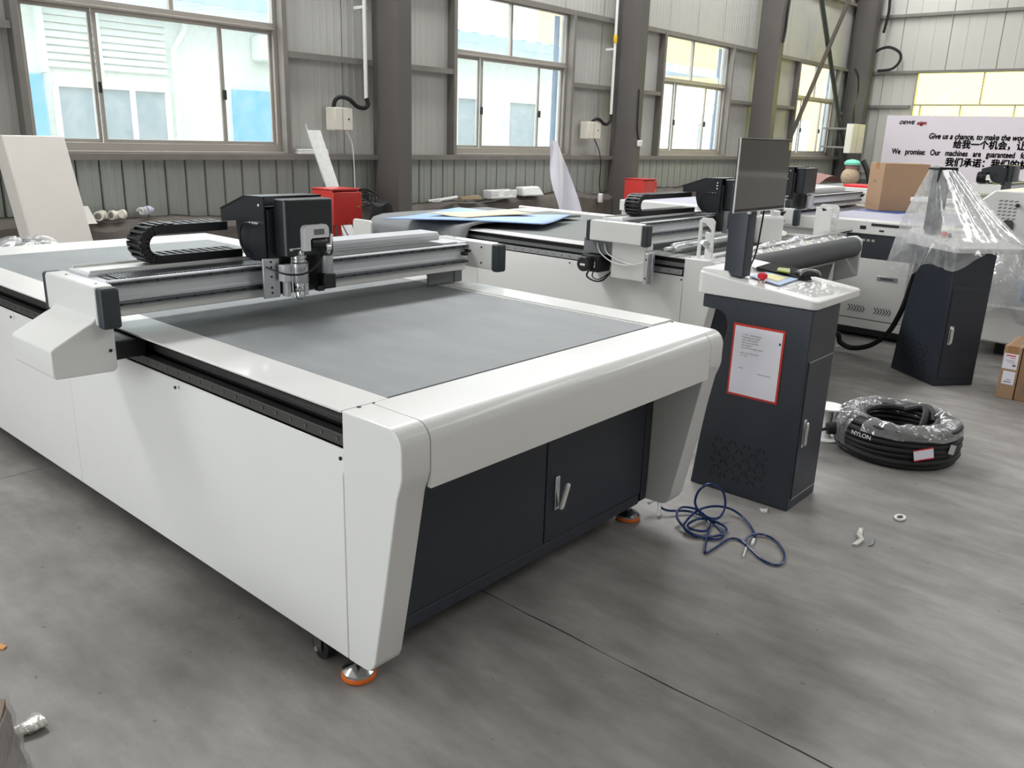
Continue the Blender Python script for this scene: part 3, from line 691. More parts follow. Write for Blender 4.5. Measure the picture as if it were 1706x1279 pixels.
obj('motor_barrel',MB().lathe([(0.016,0.632),(0.018,0.636),(0.018,0.70),(0.014,0.706)],(0,0.998,1.176),'x',18),black,M1)
obj('clamp_lever',MB().prism([(0.700,1.135),(0.712,1.13),(0.722,1.15),(0.733,1.205),(0.722,1.21),(0.715,1.165),(0.700,1.16)],'y',0.985,0.993),whitep,M1,bev=0.002)
obj('tool_knob',MB().lathe([(0.018,0.69),(0.02,0.70),(0.015,0.715)],(0,0.99,1.155),'x',14),chrome,M1)
s2=obj('pen_cylinder',MB().lathe([(0.024,1.045),(0.026,1.048),(0.026,1.118),(0.022,1.12)],(0.735,1.04,0),'z',20),alu,M1)
obj('cap',MB().lathe([(0.0265,1.12),(0.0265,1.13),(0.022,1.132),(0.012,1.134),(0.012,1.15),(0.006,1.153)],(0.735,1.04,0),'z',18),darkrail,s2)
obj('pen_foot',MB().box(0.705,0.762,1.015,1.065,0.985,1.045).box(0.68,0.71,1.02,1.05,0.978,1.0),black,M1,bev=0.004)
obj('sensor_rod',MB().cyl((0.558,1.02,0.962),(0.556,1.02,1.185),0.0028,7).box(0.548,0.56,1.012,1.03,1.15,1.155).box(0.548,0.60,1.012,1.03,1.155,1.16),chrome,M1)
obj('signal_cable',MB().tube(smooth_path([(0.475,1.07,1.088),(0.51,1.0,1.068),(0.565,0.975,1.064),(0.62,0.98,1.075),(0.67,0.995,1.105),(0.70,1.01,1.135)],6),0.004,6),wirem,M1)
obj('air_hose',MB().tube(smooth_path([(0.735,1.04,1.15),(0.75,1.04,1.19),(0.742,1.06,1.23),(0.735,1.09,1.26)],5),0.003,6),whitep,M1)
# ---------------------------------------------------------------- second cutting machine with roll feed
Y2=0.95; W2=2.10
M2=thing('cutting_machine',(3.46,Y2,0),'white cutting machine beyond the nearest one, with a roll feed and sheets on its bed','machine')
body(M2,W2,3.0,ylift=0.2,bed=M('grey_green_belt',(112,116,113),0.7,bump=0.1,bscale=300),rl=M('grey_metal_rail',(160,162,162),0.4,0.3),gk=MAT['grey_metal_rail']); end_module(M2,W2)
for x,y in ((0.07,0.03),(W2-0.1,0.05),(0.07,2.9),(W2-0.1,2.9)): foot(M2,x,y)
gantry(M2,W2,0.28,hx=0.85,chain_x=0.11,bolts=26)
head(M2,0.85,0.28,wd=0.28,lights=True)
obj('oscillating_tool',MB().lathe([(0.03,0.99),(0.036,1.0),(0.036,1.10),(0.03,1.105)],(0.95,0.16,0),'z',18).box(0.90,1.0,0.19,0.225,0.96,1.12),alu,M2)
obj('tool_motor_housing',MB().box(1.0,1.1,0.13,0.17,1.0,1.22),alu,M2,bev=0.01)
# drive motor and brackets hanging under the left end cover
obj('carriage_plate',MB().box(-0.09,0.02,0.50,0.74,0.845,0.945),greyp,M2,bev=0.004,label='grey carriage plate')
obj('carriage_cover',MB().box(-0.10,-0.02,0.225,0.50,0.70,0.945),white,M2,bev=0.008)
mo=obj('drive_motor',MB().box(-0.16,-0.02,0.56,0.70,0.73,0.84).lathe([(0.045,-0.23),(0.05,-0.225),(0.05,-0.16)],(0,0.64,0.785),'x',18),black,M2,bev=0.006)
obj('motor_label',MB().box(-0.162,-0.16,0.585,0.615,0.76,0.80),whitep,mo); obj('motor_label',MB().box(-0.2305,-0.23,0.62,0.66,0.775,0.79),whitep,mo)
obj('motor_cable',MB().tube(smooth_path([(-0.12,0.66,0.735),(-0.13,0.67,0.69),(-0.13,0.60,0.665),(-0.12,0.54,0.68),(-0.09,0.50,0.74)],6),0.006,6).tube(smooth_path([(-0.12,0.62,0.735),(-0.135,0.62,0.695),(-0.13,0.57,0.68),(-0.10,0.52,0.72)],6),0.004,6),wirem,M2)
obj('air_hose',MB().tube(smooth_path([(-0.1,0.62,0.92),(-0.115,0.58,0.86),(-0.12,0.48,0.81),(-0.12,0.36,0.80),(-0.11,0.24,0.83)],6),0.0045,6).tube(smooth_path([(-0.1,0.56,0.92),(-0.115,0.52,0.86),(-0.12,0.40,0.82),(-0.12,0.30,0.81)],6),0.0045,6),whitep,M2)
sb=obj('sensor_bracket',MB().box(-0.125,-0.10,0.16,0.225,0.69,0.905).box(-0.16,-0.125,0.175,0.20,0.70,0.90).box(-0.12,0.0,0.17,0.215,0.895,0.91),alu,M2,bev=0.003)
obj('screw',MB().lathe([(0.006,-0.002),(0.006,0.001)],(-0.16,0.188,0.74),'x',8).lathe([(0.006,-0.002),(0.006,0.001)],(-0.16,0.188,0.86),'x',8),black,sb,kind='stuff')
# roll feed on the front end: slotted brackets, shafts and the dark take-up roll
def slot_bracket(x,y0,y1,z0,z1):
    # tall plate with two hooked slots
    t=0.014; w=y1-y0
    m=MB()
    m.prism([(y0,z0),(y0,z1-0.02),(y0+0.02,z1),(y1-0.02,z1),(y1,z1-0.02),(y1,z0),(y1-0.022,z0),(y1-0.022,z1-0.03),(y1-0.045,z1-0.035),(y0+0.02,z1-0.075),(y0+0.022,z1-0.095),(y1-0.05,z1-0.085),(y1-0.05,z1-0.13),(y0+0.022,z1-0.155),(y0+0.024,z1-0.175),(y1-0.055,z1-0.165),(y1-0.055,z0)],'x',x,x+t)
    return obj('shaft_bracket',m,white,M2,bev=0.002)
slot_bracket(0.10,-0.135,-0.025,0.87,1.135); slot_bracket(W2-0.13,-0.22,-0.06,0.87,1.15)
obj('shaft_bracket',MB().prism([(-0.2,0.87),(-0.2,1.13),(-0.16,1.13),(-0.15,1.10),(-0.12,1.10),(-0.11,1.13),(-0.07,1.13),(-0.07,0.87)],'x',W2-0.22,W2-0.205),white,M2,bev=0.002)
obj('feed_shaft',MB().tube([(0.02,-0.10,0.99),(0.09,-0.10,0.955),(0.10,-0.10,0.955)],[0.012,0.012,0.012],10).tube([(-0.16,-0.09,0.985),(-0.10,-0.09,0.987),(-0.095,-0.09,0.987)],[0.01,0.01,0.014],8),alu,M2)
obj('feed_shaft',MB().tube([(0.12,-0.22,0.915),(W2+0.05,-0.27,0.955)],0.016,12).tube([(-0.02,-0.215,0.91),(0.13,-0.22,0.914)],0.010,8),chrome,M2)
obj('idler_roll',MB().tube([(3.375,1.050,0.933),(3.471,1.050,0.933),(3.478,1.050,0.934),(4.656,1.050,0.953)],[0.012,0.012,0.03,0.03],14),alu,M2,world=True)
rl=obj('take_up_roll',MB().lathe([(0.02,0.16),(0.078,0.162),(0.078,W2-0.14),(0.02,W2-0.138)],(0,-0.36,0.84),'x',26),beltdk,M2,label='dark grey felt take-up roll')
for xa in (W2-0.13,0.11): obj('roll_support',MB().prism([(-0.43,0.62),(-0.43,0.90),(-0.38,0.93),(-0.24,0.90),(-0.24,0.55)],'x',xa,xa+0.03),white,M2,bev=0.01)
obj('clear_wrap',MB().grid(lambda u,v:(0.15+u*(W2-0.3),-0.22-0.13*v+0.012*math.sin(u*40)*math.sin(v*5),0.945+0.02*u-0.03*v-0.06*v*v+0.01*math.sin(u*23+v*4)),40,8),film,M2,label='clear film over the feed shaft')
obj('rear_end_plate',MB().prism(rrect(2.93,3.17,0.60,0.868,0.03,4),'x',-0.16,-0.14),white,M2,bev=0.003)
obj('side_tube',MB().tube([(W2+0.05,1.2,0.86),(W2+0.05,3.25,0.86)],0.02,10),white,M2)
# grey belt sheet draped over the rear left edge of the bed
def drape(u,v):
    y=2.86+1.17*v
    pr=[(3.39,0.70),(3.39,0.76),(3.41,0.83),(3.46,0.875),(3.56,0.895),(3.8,0.90),(4.3,0.90),(4.9,0.895)]
    k=u*(len(pr)-1); i=min(len(pr)-2,int(k)); t=k-i
    x=pr[i][0]+(pr[i+1][0]-pr[i][0])*t; z=pr[i][1]+(pr[i+1][1]-pr[i][1])*t
    return (x,y,z+0.05*max(0,1-v*3.2)**1.5*(1 if u>0.35 else 0)*(1-0.6*u))
tag(obj('belt_sheet',MB().grid(drape,28,10),beltlt,solid=0.02),'grey belt sheet draped over the rear edge of the second machine','belt sheet')
def board(name,pts,z,m,label,wave=0.012,edge=None,seed=1):
    pts=[Vector(p) for p in pts]; rr=random.Random(seed)
    def q(u,v):
        p=(pts[0]*(1-u)+pts[1]*u)*(1-v)+(pts[3]*(1-u)+pts[2]*u)*v
        return (p.x,p.y,z+wave*math.sin(u*5+seed)*math.cos(v*4+seed))
    o=obj(name,MB().grid(q,14,14),m,solid=0.008); return tag(o,label,'board','loose boards on the second machine')
board('foam_board',[(3.112,3.483,0.930),(3.889,2.476,0.930),(4.620,2.766,0.930),(4.236,3.762,0.930)],0.936,bluesh,'large pale blue board lying on the grey belt of the second machine',seed=2)
board('foam_board',[(3.514,3.409,0.955),(3.594,3.016,0.955),(4.300,2.899,0.955),(4.370,3.306,0.955)],0.958,tan,'tan board lying on top of the pale blue board',wave=0.008,seed=4)
jg=thing('jerrycan',(4.70,0.99,0.8812),'white plastic jerrycan standing on the second machine behind the monitor post','jerrycan',rz=-0.5)
obj('body',MB().prism(rrect(-0.115,0.115,-0.07,0.07,0.03,4),'z',0.0,0.205),whitep,jg,bev=0.02,seg=3)
obj('handle',MB().tube(smooth_path([(-0.08,0,0.195),(-0.08,0,0.245),(-0.04,0,0.26),(0.03,0,0.255),(0.05,0,0.195)],5),0.014,8),whitep,jg)
obj('cap',MB().lathe([(0.03,0.195),(0.03,0.235),(0.02,0.24)],(0.08,0,0),'z',14),whitep,jg)
tag(obj('cloth_bundle',MB().grid(lambda u,v:(4.98+0.16*math.cos(2*PI*u)*math.sin(PI*v),1.06+0.10*math.sin(2*PI*u)*math.sin(PI*v),0.90+0.025*(1-math.cos(PI*v))*(1+0.25*math.sin(u*31))),20,8),cream),'cream rag bundle on the second machine beside the white jerrycan','rag')
# ---------------------------------------------------------------- third machine
M3=thing('cutting_machine',(6.05,0.0,0),'third white machine with louvred side doors, behind the second console','machine')
L3=3.2; W3=1.9; yf=0.05
obj('chassis',MB().box(0.02,W3-0.02,yf+0.02,L3,0.10,0.94),white,M3)
obj('base_rail',MB().box(-0.012,W3,yf,L3,0.09,0.165),white,M3,bev=0.004)
obj('shadow_gap',MB().box(0.03,W3-0.03,yf+0.03,L3-0.03,0.03,0.09),black,M3)
for k in range(1):
    y1=0.86-0.55*k-0.004; y0=y1-0.542
    d=obj('side_door',MB().box(-0.014,0.02,y0,y1,0.172,0.688),white,M3,bev=0.003)
    h_=obj('handle',MB().box(-0.019,-0.0135,y0+0.07,y0+0.24,0.515,0.555),alu,d,bev=0.003)
    obj('finger_slot',MB().box(-0.0195,-0.0185,y0+0.10,y0+0.21,0.524,0.543),steel,M3)
    sl=MB()
    for c0 in (y0+0.08,y0+0.30):
        for i in range(6):
            y=c0+i*0.024
            for sg in (1,-1):
                z=0.255
                sl.hexa([(-0.0145,y,z),(-0.0145,y+0.008,z),(-0.0145,y+0.028,z+sg*0.028),(-0.0145,y+0.020,z+sg*0.028)],[(-0.0155,y,z),(-0.0155,y+0.008,z),(-0.0155,y+0.028,z+sg*0.028),(-0.0155,y+0.020,z+sg*0.028)])
    obj('louvre_slot',sl,black,d,kind='stuff',smooth=False)
up=obj('upper_panel',MB().box(-0.010,0.02,yf,0.86,0.695,0.885),navy,M3,bev=0.002,label='dark charcoal upper panel')
nm=MB()
for y in (0.62,0.66,0.70,0.735): nm.box(-0.0125,-0.010,y,y+0.025,0.83,0.85)
obj('nameplate_mark',nm,silver,up,kind='stuff')
lg=obj('top_ledge',MB().box(-0.03,0.16,yf,L3,0.892,1.0),white,M3,bev=0.006)
obj('ledge_slot',MB().box(-0.032,-0.0295,0.14,0.66,0.962,0.985).box(-0.032,-0.0295,0.55,0.59,0.92,0.935).box(-0.032,-0.0295,0.70,0.75,0.93,0.96),black,lg,kind='stuff')
obj('felt_bed',MB().box(0.16,W3-0.16,yf+0.05,L3-0.05,0.94,0.985),M('lilac_grey_felt',(168,168,180),0.85,var=0.05),M3)
obj('top_ledge',MB().box(W3-0.16,W3+0.02,yf,L3,0.892,1.0),white,M3,bev=0.006)
LIFT[0]=0.06
gantry(M3,W3,1.42,hx=0.06,chain_x=-0.25,bolts=0,detail=False)
head(M3,-0.06,1.42,wd=0.32)
obj('oscillating_tool',MB().lathe([(0.03,0.99),(0.036,1.0),(0.036,1.10),(0.03,1.105)],(0.16,1.30,0),'z',14).box(0.21,0.26,1.29,1.33,0.98,1.11),alu,M3)
LIFT[0]=0.0
# ---------------------------------------------------------------- fourth machine, far right
M4=thing('cutting_machine',(9.6,0.0,0),'far white cutting machine standing in front of the banner','machine')
obj('chassis',MB().box(0,1.9,-1.6,3.0,0.12,0.90),white,M4,bev=0.02)
obj('side_panel',MB().box(-0.02,0.0,-1.6,3.0,0.10,0.72),white,M4,bev=0.003)
obj('rail_channel',MB().box(-0.018,0.0,-1.6,3.0,0.74,0.83),black,M4)
obj('bed_strip',MB().box(-0.03,0.18,-1.6,3.0,0.84,0.93),white,M4,bev=0.005)
obj('felt_bed',MB().box(0.18,1.75,-1.5,2.9,0.90,0.925),felt,M4)
for x in (0.1,1.8):
    for y in (-1.5,2.9): obj('leg',MB().box(x-0.05,x+0.05,y-0.05,y+0.05,0,0.12),black,M4)
LIFT[0]=0.045
gantry(M4,1.9,1.35,hx=0.25,chain_x=0.0,bolts=0,detail=False,foot=True)
head(M4,0.25,1.35,wd=0.3)
LIFT[0]=0.0
M6=thing('cutting_machine',(12.4,0.0,0),'farthest machine, its black head showing against the banner lettering','machine')
obj('chassis',MB().box(0,2.2,-3.0,4.2,0.12,0.92),white,M6,bev=0.02)
obj('bed_strip',MB().box(-0.03,0.2,-3.0,4.2,0.925,0.97),white,M6,bev=0.005)
obj('rail_channel',MB().box(-0.018,0.0,-3.0,3.0,0.76,0.86),black,M6)
obj('felt_bed',MB().box(0.2,2.1,-2.9,4.1,0.92,0.945),felt,M6)
for x in (0.1,2.1):
    for y in (-2.9,2.9): obj('leg',MB().box(x-0.05,x+0.05,y-0.05,y+0.05,0,0.12),black,M6)
LIFT[0]=0.06
gantry(M6,2.2,1.05,hx=0.05,chain_x=-0.2,bolts=0,detail=False)
head(M6,-0.06,1.05,wd=0.45)
LIFT[0]=0.0
# ---------------------------------------------------------------- fifth machine, white housing at the right edge, wrapped in film
M5=thing('cutting_machine',(6.0,-0.70,0),'white machine housing half wrapped in clear film at the right edge of the photo','machine')
pfh=[(-2.0,0.30),(-2.0,1.30),(0.54,1.30),(0.72,1.14),(0.71,1.0),(0.62,0.90),(0.56,0.80),(0.56,0.30)]
obj('housing',MB().prism(pfh,'x',0.30,1.6),white,M5,bev=0.01)
obj('base',MB().box(0.22,1.6,-2.0,0.50,0.11,0.42),white,M5,bev=0.02)
vs_=MB()
for i in range(4):
    for j in range(6):
        y=0.50-i*0.036; z=1.225-j*0.027
        vs_.hexa([(0.2985,y,z),(0.2985,y-0.024,z+0.007),(0.2985,y-0.024,z-0.003),(0.2985,y,z-0.010)],[(0.3005,y,z),(0.3005,y-0.024,z+0.007),(0.3005,y-0.024,z-0.003),(0.3005,y,z-0.010)])
obj('vent_slot',vs_,greyp,M5,kind='stuff',smooth=False)
obj('knob',MB().lathe([(0.014,-0.025),(0.016,-0.02),(0.010,0)],(0.30,0.365,1.195),'x',14),black,M5)
obj('cable_port',MB().prism(rrect(0.37,0.45,0.99,1.08,0.03,4),'x',0.288,0.302),darkrail,M5)
for x in (0.4,1.5):
    obj('castor_block',MB().box(x-0.05,x+0.05,0.22,0.34,0.0,0.125),black,M5)
def wrap(u,v):
    y=0.56-0.95*u; z=0.80-0.52*v
    x=0.25-0.16*math.sin(PI*v)+0.04*math.sin(u*9+v*6)+0.03*math.sin(u*21+v*3)
    return (x,y,z+0.03*math.sin(u*7))
obj('clear_wrap',MB().grid(wrap,30,18),film2,M5,label='clear wrapping film bulging over the side')
obj('wrapped_part',MB().box(0.20,0.28,-0.3,0.22,0.46,0.76),bluep,M5,bev=0.05)
# ---------------------------------------------------------------- control consoles (local origin at the near floor corner)
def console(root,screen=True,notice=True):
    pf=[(0,0),(0.495,0),(0.47,0.25),(0.43,0.55),(0.39,0.76),(0.385,0.80),(0.40,0.845),(0.43,0.865),(0.52,0.87),(0.52,0.93),(0,0.93)]
    obj('cabinet',MB().prism(pf,'x',0.0,0.31),navy,root,bev=0.006,seg=3)
    sl=MB()
    for i in range(8):
        for j in range(6):
            y=0.13+i*0.036; z=0.07+j*0.034; q=0.012 if (i+j)%2 else -0.012
            sl.hexa([(-0.001,y,z),(-0.001,y+0.007,z),(-0.001,y+0.007+q,z+0.022),(-0.001,y+q,z+0.022)],[(0.002,y,z),(0.002,y+0.007,z),(0.002,y+0.007+q,z+0.022),(0.002,y+q,z+0.022)])
    obj('vent_slot',sl,black,root,kind='stuff',smooth=False)
    d=obj('door',MB().box(0.022,0.288,-0.006,0.004,0.055,0.70),navy,root,bev=0.002)
    if notice: obj('edge_trim',MB().box(0.022,0.288,-0.0068,-0.004,0.697,0.701),silver,d)
    if notice: obj('edge_trim',MB().box(0.022,0.288,-0.0068,-0.004,0.054,0.058),silver,d)
    h=obj('handle',MB().box(0.045,0.075,-0.010,-0.006,0.30,0.43),chrome,d,bev=0.004,label='chrome handle plate')
    obj('lever',MB().prism(rrect(0.048,0.072,0.31,0.42,0.010),'y',-0.024,-0.012),chrome,h,bev=0.004)
    # sloping white desk tray
    out=rrect(-0.012,0.525,-0.015,0.555,0.035,5)
    zt=lambda y:0.967+0.118*(y+0.015)
    obj('desk_top',MB().hexa([(x,y,0.932) for x,y in out],[(x,y,zt(y)) for x,y in out]),white,root,bev=0.006,seg=3)
    obj('desk_ridge',MB().hexa([(0.02,0.40,zt(0.40)-0.01),(0.5,0.40,zt(0.40)-0.01),(0.5,0.55,zt(0.55)-0.01),(0.02,0.55,zt(0.55)-0.01)],[(0.04,0.43,zt(0.5)+0.012),(0.48,0.43,zt(0.5)+0.012),(0.5,0.55,zt(0.55)+0.012),(0.02,0.55,zt(0.55)+0.012)]),white,root,bev=0.004)
    obj('monitor_post',MB().prism(rrect(0.045,0.125,0.36,0.455,0.006),'z',1.02,1.42 if screen else 1.46),navy,root,bev=0.002)
    es=obj('stop_button_base',MB().lathe([(0.018,0),(0.018,0.008),(0.014,0.012)],(0.10,0.29,zt(0.29)-0.002),'z',16),silver,root)
    obj('stop_button',MB().lathe([(0.012,0.010),(0.012,0.016),(0.021,0.018),(0.022,0.034),(0.014,0.041)],(0.10,0.29,zt(0.29)),'z',18),inkr,es,label='red mushroom emergency button')
    sw=obj('key_switch',MB().lathe([(0.015,0),(0.015,0.012),(0.011,0.02),(0.008,0.03)],(0.16,0.31,zt(0.31)-0.001),'z',14),greyp,root)
    obj('socket',MB().lathe([(0.013,-0.004),(0.013,0.0),(0.006,0.001)],(0.06,0.20,zt(0.20)+0.001),'z',12),silver,root)
    if screen:
        y=0.33; xa,xb,za,zb=-0.172,0.332,1.318,1.62
        mo=obj('monitor',MB().box(xa,xb,y,y+0.009,za,zb).hexa([(xa+0.05,y+0.009,za+0.04),(xb-0.05,y+0.009,za+0.04),(xb-0.05,y+0.009,zb-0.05),(xa+0.05,y+0.009,zb-0.05)],[(xa+0.09,y+0.027,za+0.07),(xb-0.09,y+0.027,za+0.07),(xb-0.09,y+0.027,zb-0.08),(xa+0.09,y+0.027,zb-0.08)]),black,root,bev=0.002)
        obj('screen',MB().box(xa+0.006,xb-0.006,y-0.0025,y-0.0005,za+0.013,zb-0.006),screenm,mo)
        obj('bezel',MB().box(xa-0.0015,xa+0.002,y-0.004,y+0.003,za-0.001,zb+0.001).box(xa,xb+0.0015,y-0.004,y+0.003,zb-0.0015,zb+0.001).box(xa,xb+0.0015,y-0.004,y+0.003,za-0.001,za+0.0015),silver,mo)
        obj('energy_sticker',MB().box(xb-0.03,xb-0.007,y-0.004,y-0.002,zb-0.045,zb-0.01),yellowp,mo,label='yellow sticker in the screen corner')
        obj('mount_bracket',MB().box(-0.02,0.18,y+0.026,y+0.034,1.40,1.54),black,root,bev=0.003)
        obj('post_cap',MB().box(0.04,0.052,0.352,0.37,1.30,1.36),silver,root,bev=0.002)
        obj('cable',MB().tube(smooth_path([(0.19,0.36,1.31),(0.20,0.37,1.22),(0.20,0.38,1.12),(0.17,0.385,1.06),(0.14,0.38,1.035)],6),0.004,6),wirem,root)
    if notice:
        n=obj('notice_frame',MB().box(-0.004,0.0,0.108,0.352,0.487,0.822),redfr,root,label='red bordered sleeve')
        obj('paper',MB().box(-0.0052,-0.004,0.117,0.343,0.497,0.812),paper,n)
        R_=(PI/2,0,-PI/2)
        rows=[(0.776,'1.  A B C  Operating steps',0.082),(0.764,'Check the power supply',0.072),(0.752,'Turn on the air pump',0.066),(0.740,'Open the vacuum valve',0.068),(0.728,'Start software',0.048),(0.716,'Load the file and begin the cut',0.09),(0.692,'After work clean the bed',0.09),(0.680,'No.  Date',0.05),(0.622,'Note',0.022)]
        for z,t,wd in rows:
            text('lettering',t,0.0085,ink,n,(-0.0056,0.305,z),R_,thick=0.0001)
        text('lettering','Operator signature',0.0085,ink,n,(-0.0056,0.215,0.607),R_,thick=0.0001)
        obj('pin',MB().box(-0.006,-0.005,0.122,0.130,0.755,0.765),inkb,n)
C1=thing('control_console',(2.15,-0.42,0),'near charcoal console with white desk, monitor and red framed notice','control console')
console(C1)
C2=thing('control_console',(4.90,-0.29,0),'charcoal console under a tent of clear film, with no monitor','control console',rz=-0.674)
console(C2,screen=False,notice=False)
obj('mount_bracket',MB().box(0.02,0.16,0.34,0.36,1.32,1.48).box(0.02,0.16,0.34,0.47,1.46,1.475),black,C2,bev=0.003)
# film tent over the second console
fm=random.Random(12); ph=[fm.uniform(0,6) for _ in range(12)]
def tent(u,v):
    a=2*PI*u
    ca,sa=math.cos(a),math.sin(a)
    # superellipse desk outline
    k=1.0/max(abs(ca),abs(sa))**0.85
    bx,by=0.256+0.285*ca*k*0.97,0.27+(0.31+(0.10 if sa>0 else 0))*sa*k*0.97
    tx,ty=0.09+0.075*ca*k*0.8,0.41+0.07*sa*k*0.8
    fold=0.05*(abs(math.sin(a*3.5+ph[0]))**0.4-0.75)+0.022*(abs(math.sin(a*8+ph[1]))**0.5-0.7)
    if v<0.62:
        t=v/0.62
        x=tx+(bx-tx)*t; y=ty+(by-ty)*t; z=1.482+(0.99+0.118*(by)-1.482+0.005)*t
        z-=0.012*math.sin(PI*t)*(0.6+0.4*math.sin(a*3+ph[2])); rr_=1+fold*math.sin(PI*t)*1.6
        x=0.09+(x-0.09)*rr_; y=0.41+(y-0.41)*rr_
    else:
        t=(v-0.62)/0.38
        ln=0.09+0.21*max(0,math.sin(a-1.05))**1.5+0.13*math.exp(-((a-5.5)/0.28)**2)+0.05*math.sin(a*5+ph[3])
        x=bx+0.02*t*ca+fold*t*2.0*ca; y=by+0.02*t*sa+fold*t*2.0*sa; z=0.985+0.118*by-ln*t
    return (x,y,z)
tn=MB().grid(tent,96,26)
o=obj('film_cover',tn,film3); 
# rotate into place with the console
o.data.transform(Matrix.Translation(o.location)); o.location=(4.90,-0.29,0); o.rotation_euler=(0,0,-0.674)
tag(o,'clear plastic film tent draped over the second console','film cover')
# ---------------------------------------------------------------- things on the near console
def top_z(y): return 0.967+0.118*(y+0.42+0.015)
def slab_on_desk(name,pts,t,m,label,cat,lift=0.0015):
    q=[]
    for p in pts: q.append((p[0],p[1],top_z(p[1])+lift))
    return tag(obj(name,MB().plate(q,(0,0,t)),m,bev=0.001),label,cat)
mat_=thing('mouse_mat',(2.52,-0.05,1.015),'black mouse mat with a green print on the near console desk','mouse mat')
obj('mat',MB().plate([(2.447,-0.006,1.030),(2.608,-0.004,1.035),(2.643,-0.176,1.018),(2.504,-0.256,1.000),(2.486,-0.200,1.000)],(0,0,0.006)),matblk,mat_,world=True)
obj('print',MB().plate([(2.548,-0.071,1.028),(2.558,-0.124,1.028),(2.462,-0.167,1.024),(2.468,-0.099,1.026)],(0,0,0.006)),greenm,mat_,world=True)
bk_=thing('leaflet',(2.36,-0.15,1.0),'blue and cream leaflet on the near console desk','leaflet')
ql=[(2.271,-0.059,1.015),(2.488,-0.055,1.015),(2.495,-0.199,0.999),(2.246,-0.216,0.998)]
obj('sheet',MB().plate(ql,(0,0,0.004)),bluep,bk_,world=True)
cq=[sum(p[i] for p in ql)/4 for i in range(3)]
obj('print',MB().plate([[cq[i]+(p[i]-cq[i])*0.55 for i in range(3)] for p in ql],(0,0,0.0055)),yellowp,bk_,world=True)
ms=thing('mouse',(2.561,-0.205,1.010),'black computer mouse with silver edge beside the film bag','mouse',rz=-0.6)
obj('shell',MB().grid(lambda u,v:(0.055*math.cos(PI*u)*(1-0.15*math.sin(PI*v)),0.034*math.cos(PI*v),0.034*math.sin(PI*u)**0.7*math.sin(PI*v)**0.6),16,10),black,ms)
obj('edge_band',MB().tube([(0.054*math.cos(PI*i/14),-0.033,0.006+0.026*math.sin(PI*i/14)) for i in range(15)],0.004,6),silver,ms)
pt=[(2.223,-0.220,0.985),(2.562,-0.238,1.000),(2.610,-0.435,0.985),(2.221,-0.388,0.970)]
pt=[Vector(p) for p in pt]
def bag(u,v):
    p=(pt[0]*(1-u)+pt[1]*u)*(1-v)+(pt[3]*(1-u)+pt[2]*u)*v
    e=math.sin(PI*u)*math.sin(PI*v)
    return (p.x,p.y,top_z(p.y)+0.002+0.016*e+0.012*e*math.sin(u*17+v*9)*math.sin(v*15+u*4))
tag(obj('film_bag',MB().grid(bag,34,34),film2),'crumpled clear film bag on the corner of the near console desk','film bag')
tag(obj('instruction_card',MB().plate([(2.445,0.056,1.037),(2.551,0.071,1.040),(2.607,0.005,1.034),(2.429,-0.008,1.032)],(0,0,0.006)),whitep),'white card behind the red stop button on the near desk','card')
# ---------------------------------------------------------------- banner
BX=19.3
bn=thing('banner',(BX,2.0,0),'white banner with black slogans and a black and red logo by the end wall','banner')
obj('sheet',MB().box(BX,BX+0.02,-1.5,5.0,0.9,2.285),vinyl,bn,world=True)
obj('frame',MB().box(BX+0.02,BX+0.06,-1.5,5.0,2.24,2.29).box(BX+0.02,BX+0.06,4.95,5.0,0,2.24).box(BX+0.02,BX+0.06,1.5,1.55,0,2.24).box(BX+0.02,BX+0.06,-1.5,-1.45,0,2.24),alu_dull,bn,world=True)
RB_=(PI/2,0,-PI/2)
def btext(s,py,z,size,m=inkb,xs=1.0,shear=0.0,off=0.0025): return text('lettering',s,size,m,bn,(-0.004,py-2.0,z),RB_,shear=shear,xs=xs,bold=size*0.045)
BANNER_TEXT=True
btext('DEWE',4.72,2.135,0.10,inkb,1.15,0.3); btext('sign',4.345,2.13,0.115,inkr,1.15,0.3)
btext('Give us a chance, to make the world feel our sincerity',4.05,1.855,0.165,xs=0.80,shear=0.2)
btext('给我一个机会，让世界爱上我们的真诚',3.52,1.69,0.19,xs=0.92)
btext('We   promise:   Our   machines   are   guaranteed   for   three  years',4.78,1.505,0.165,xs=0.74)
btext('我们承诺：我们的机器三年质保',3.62,1.31,0.19,xs=0.95)
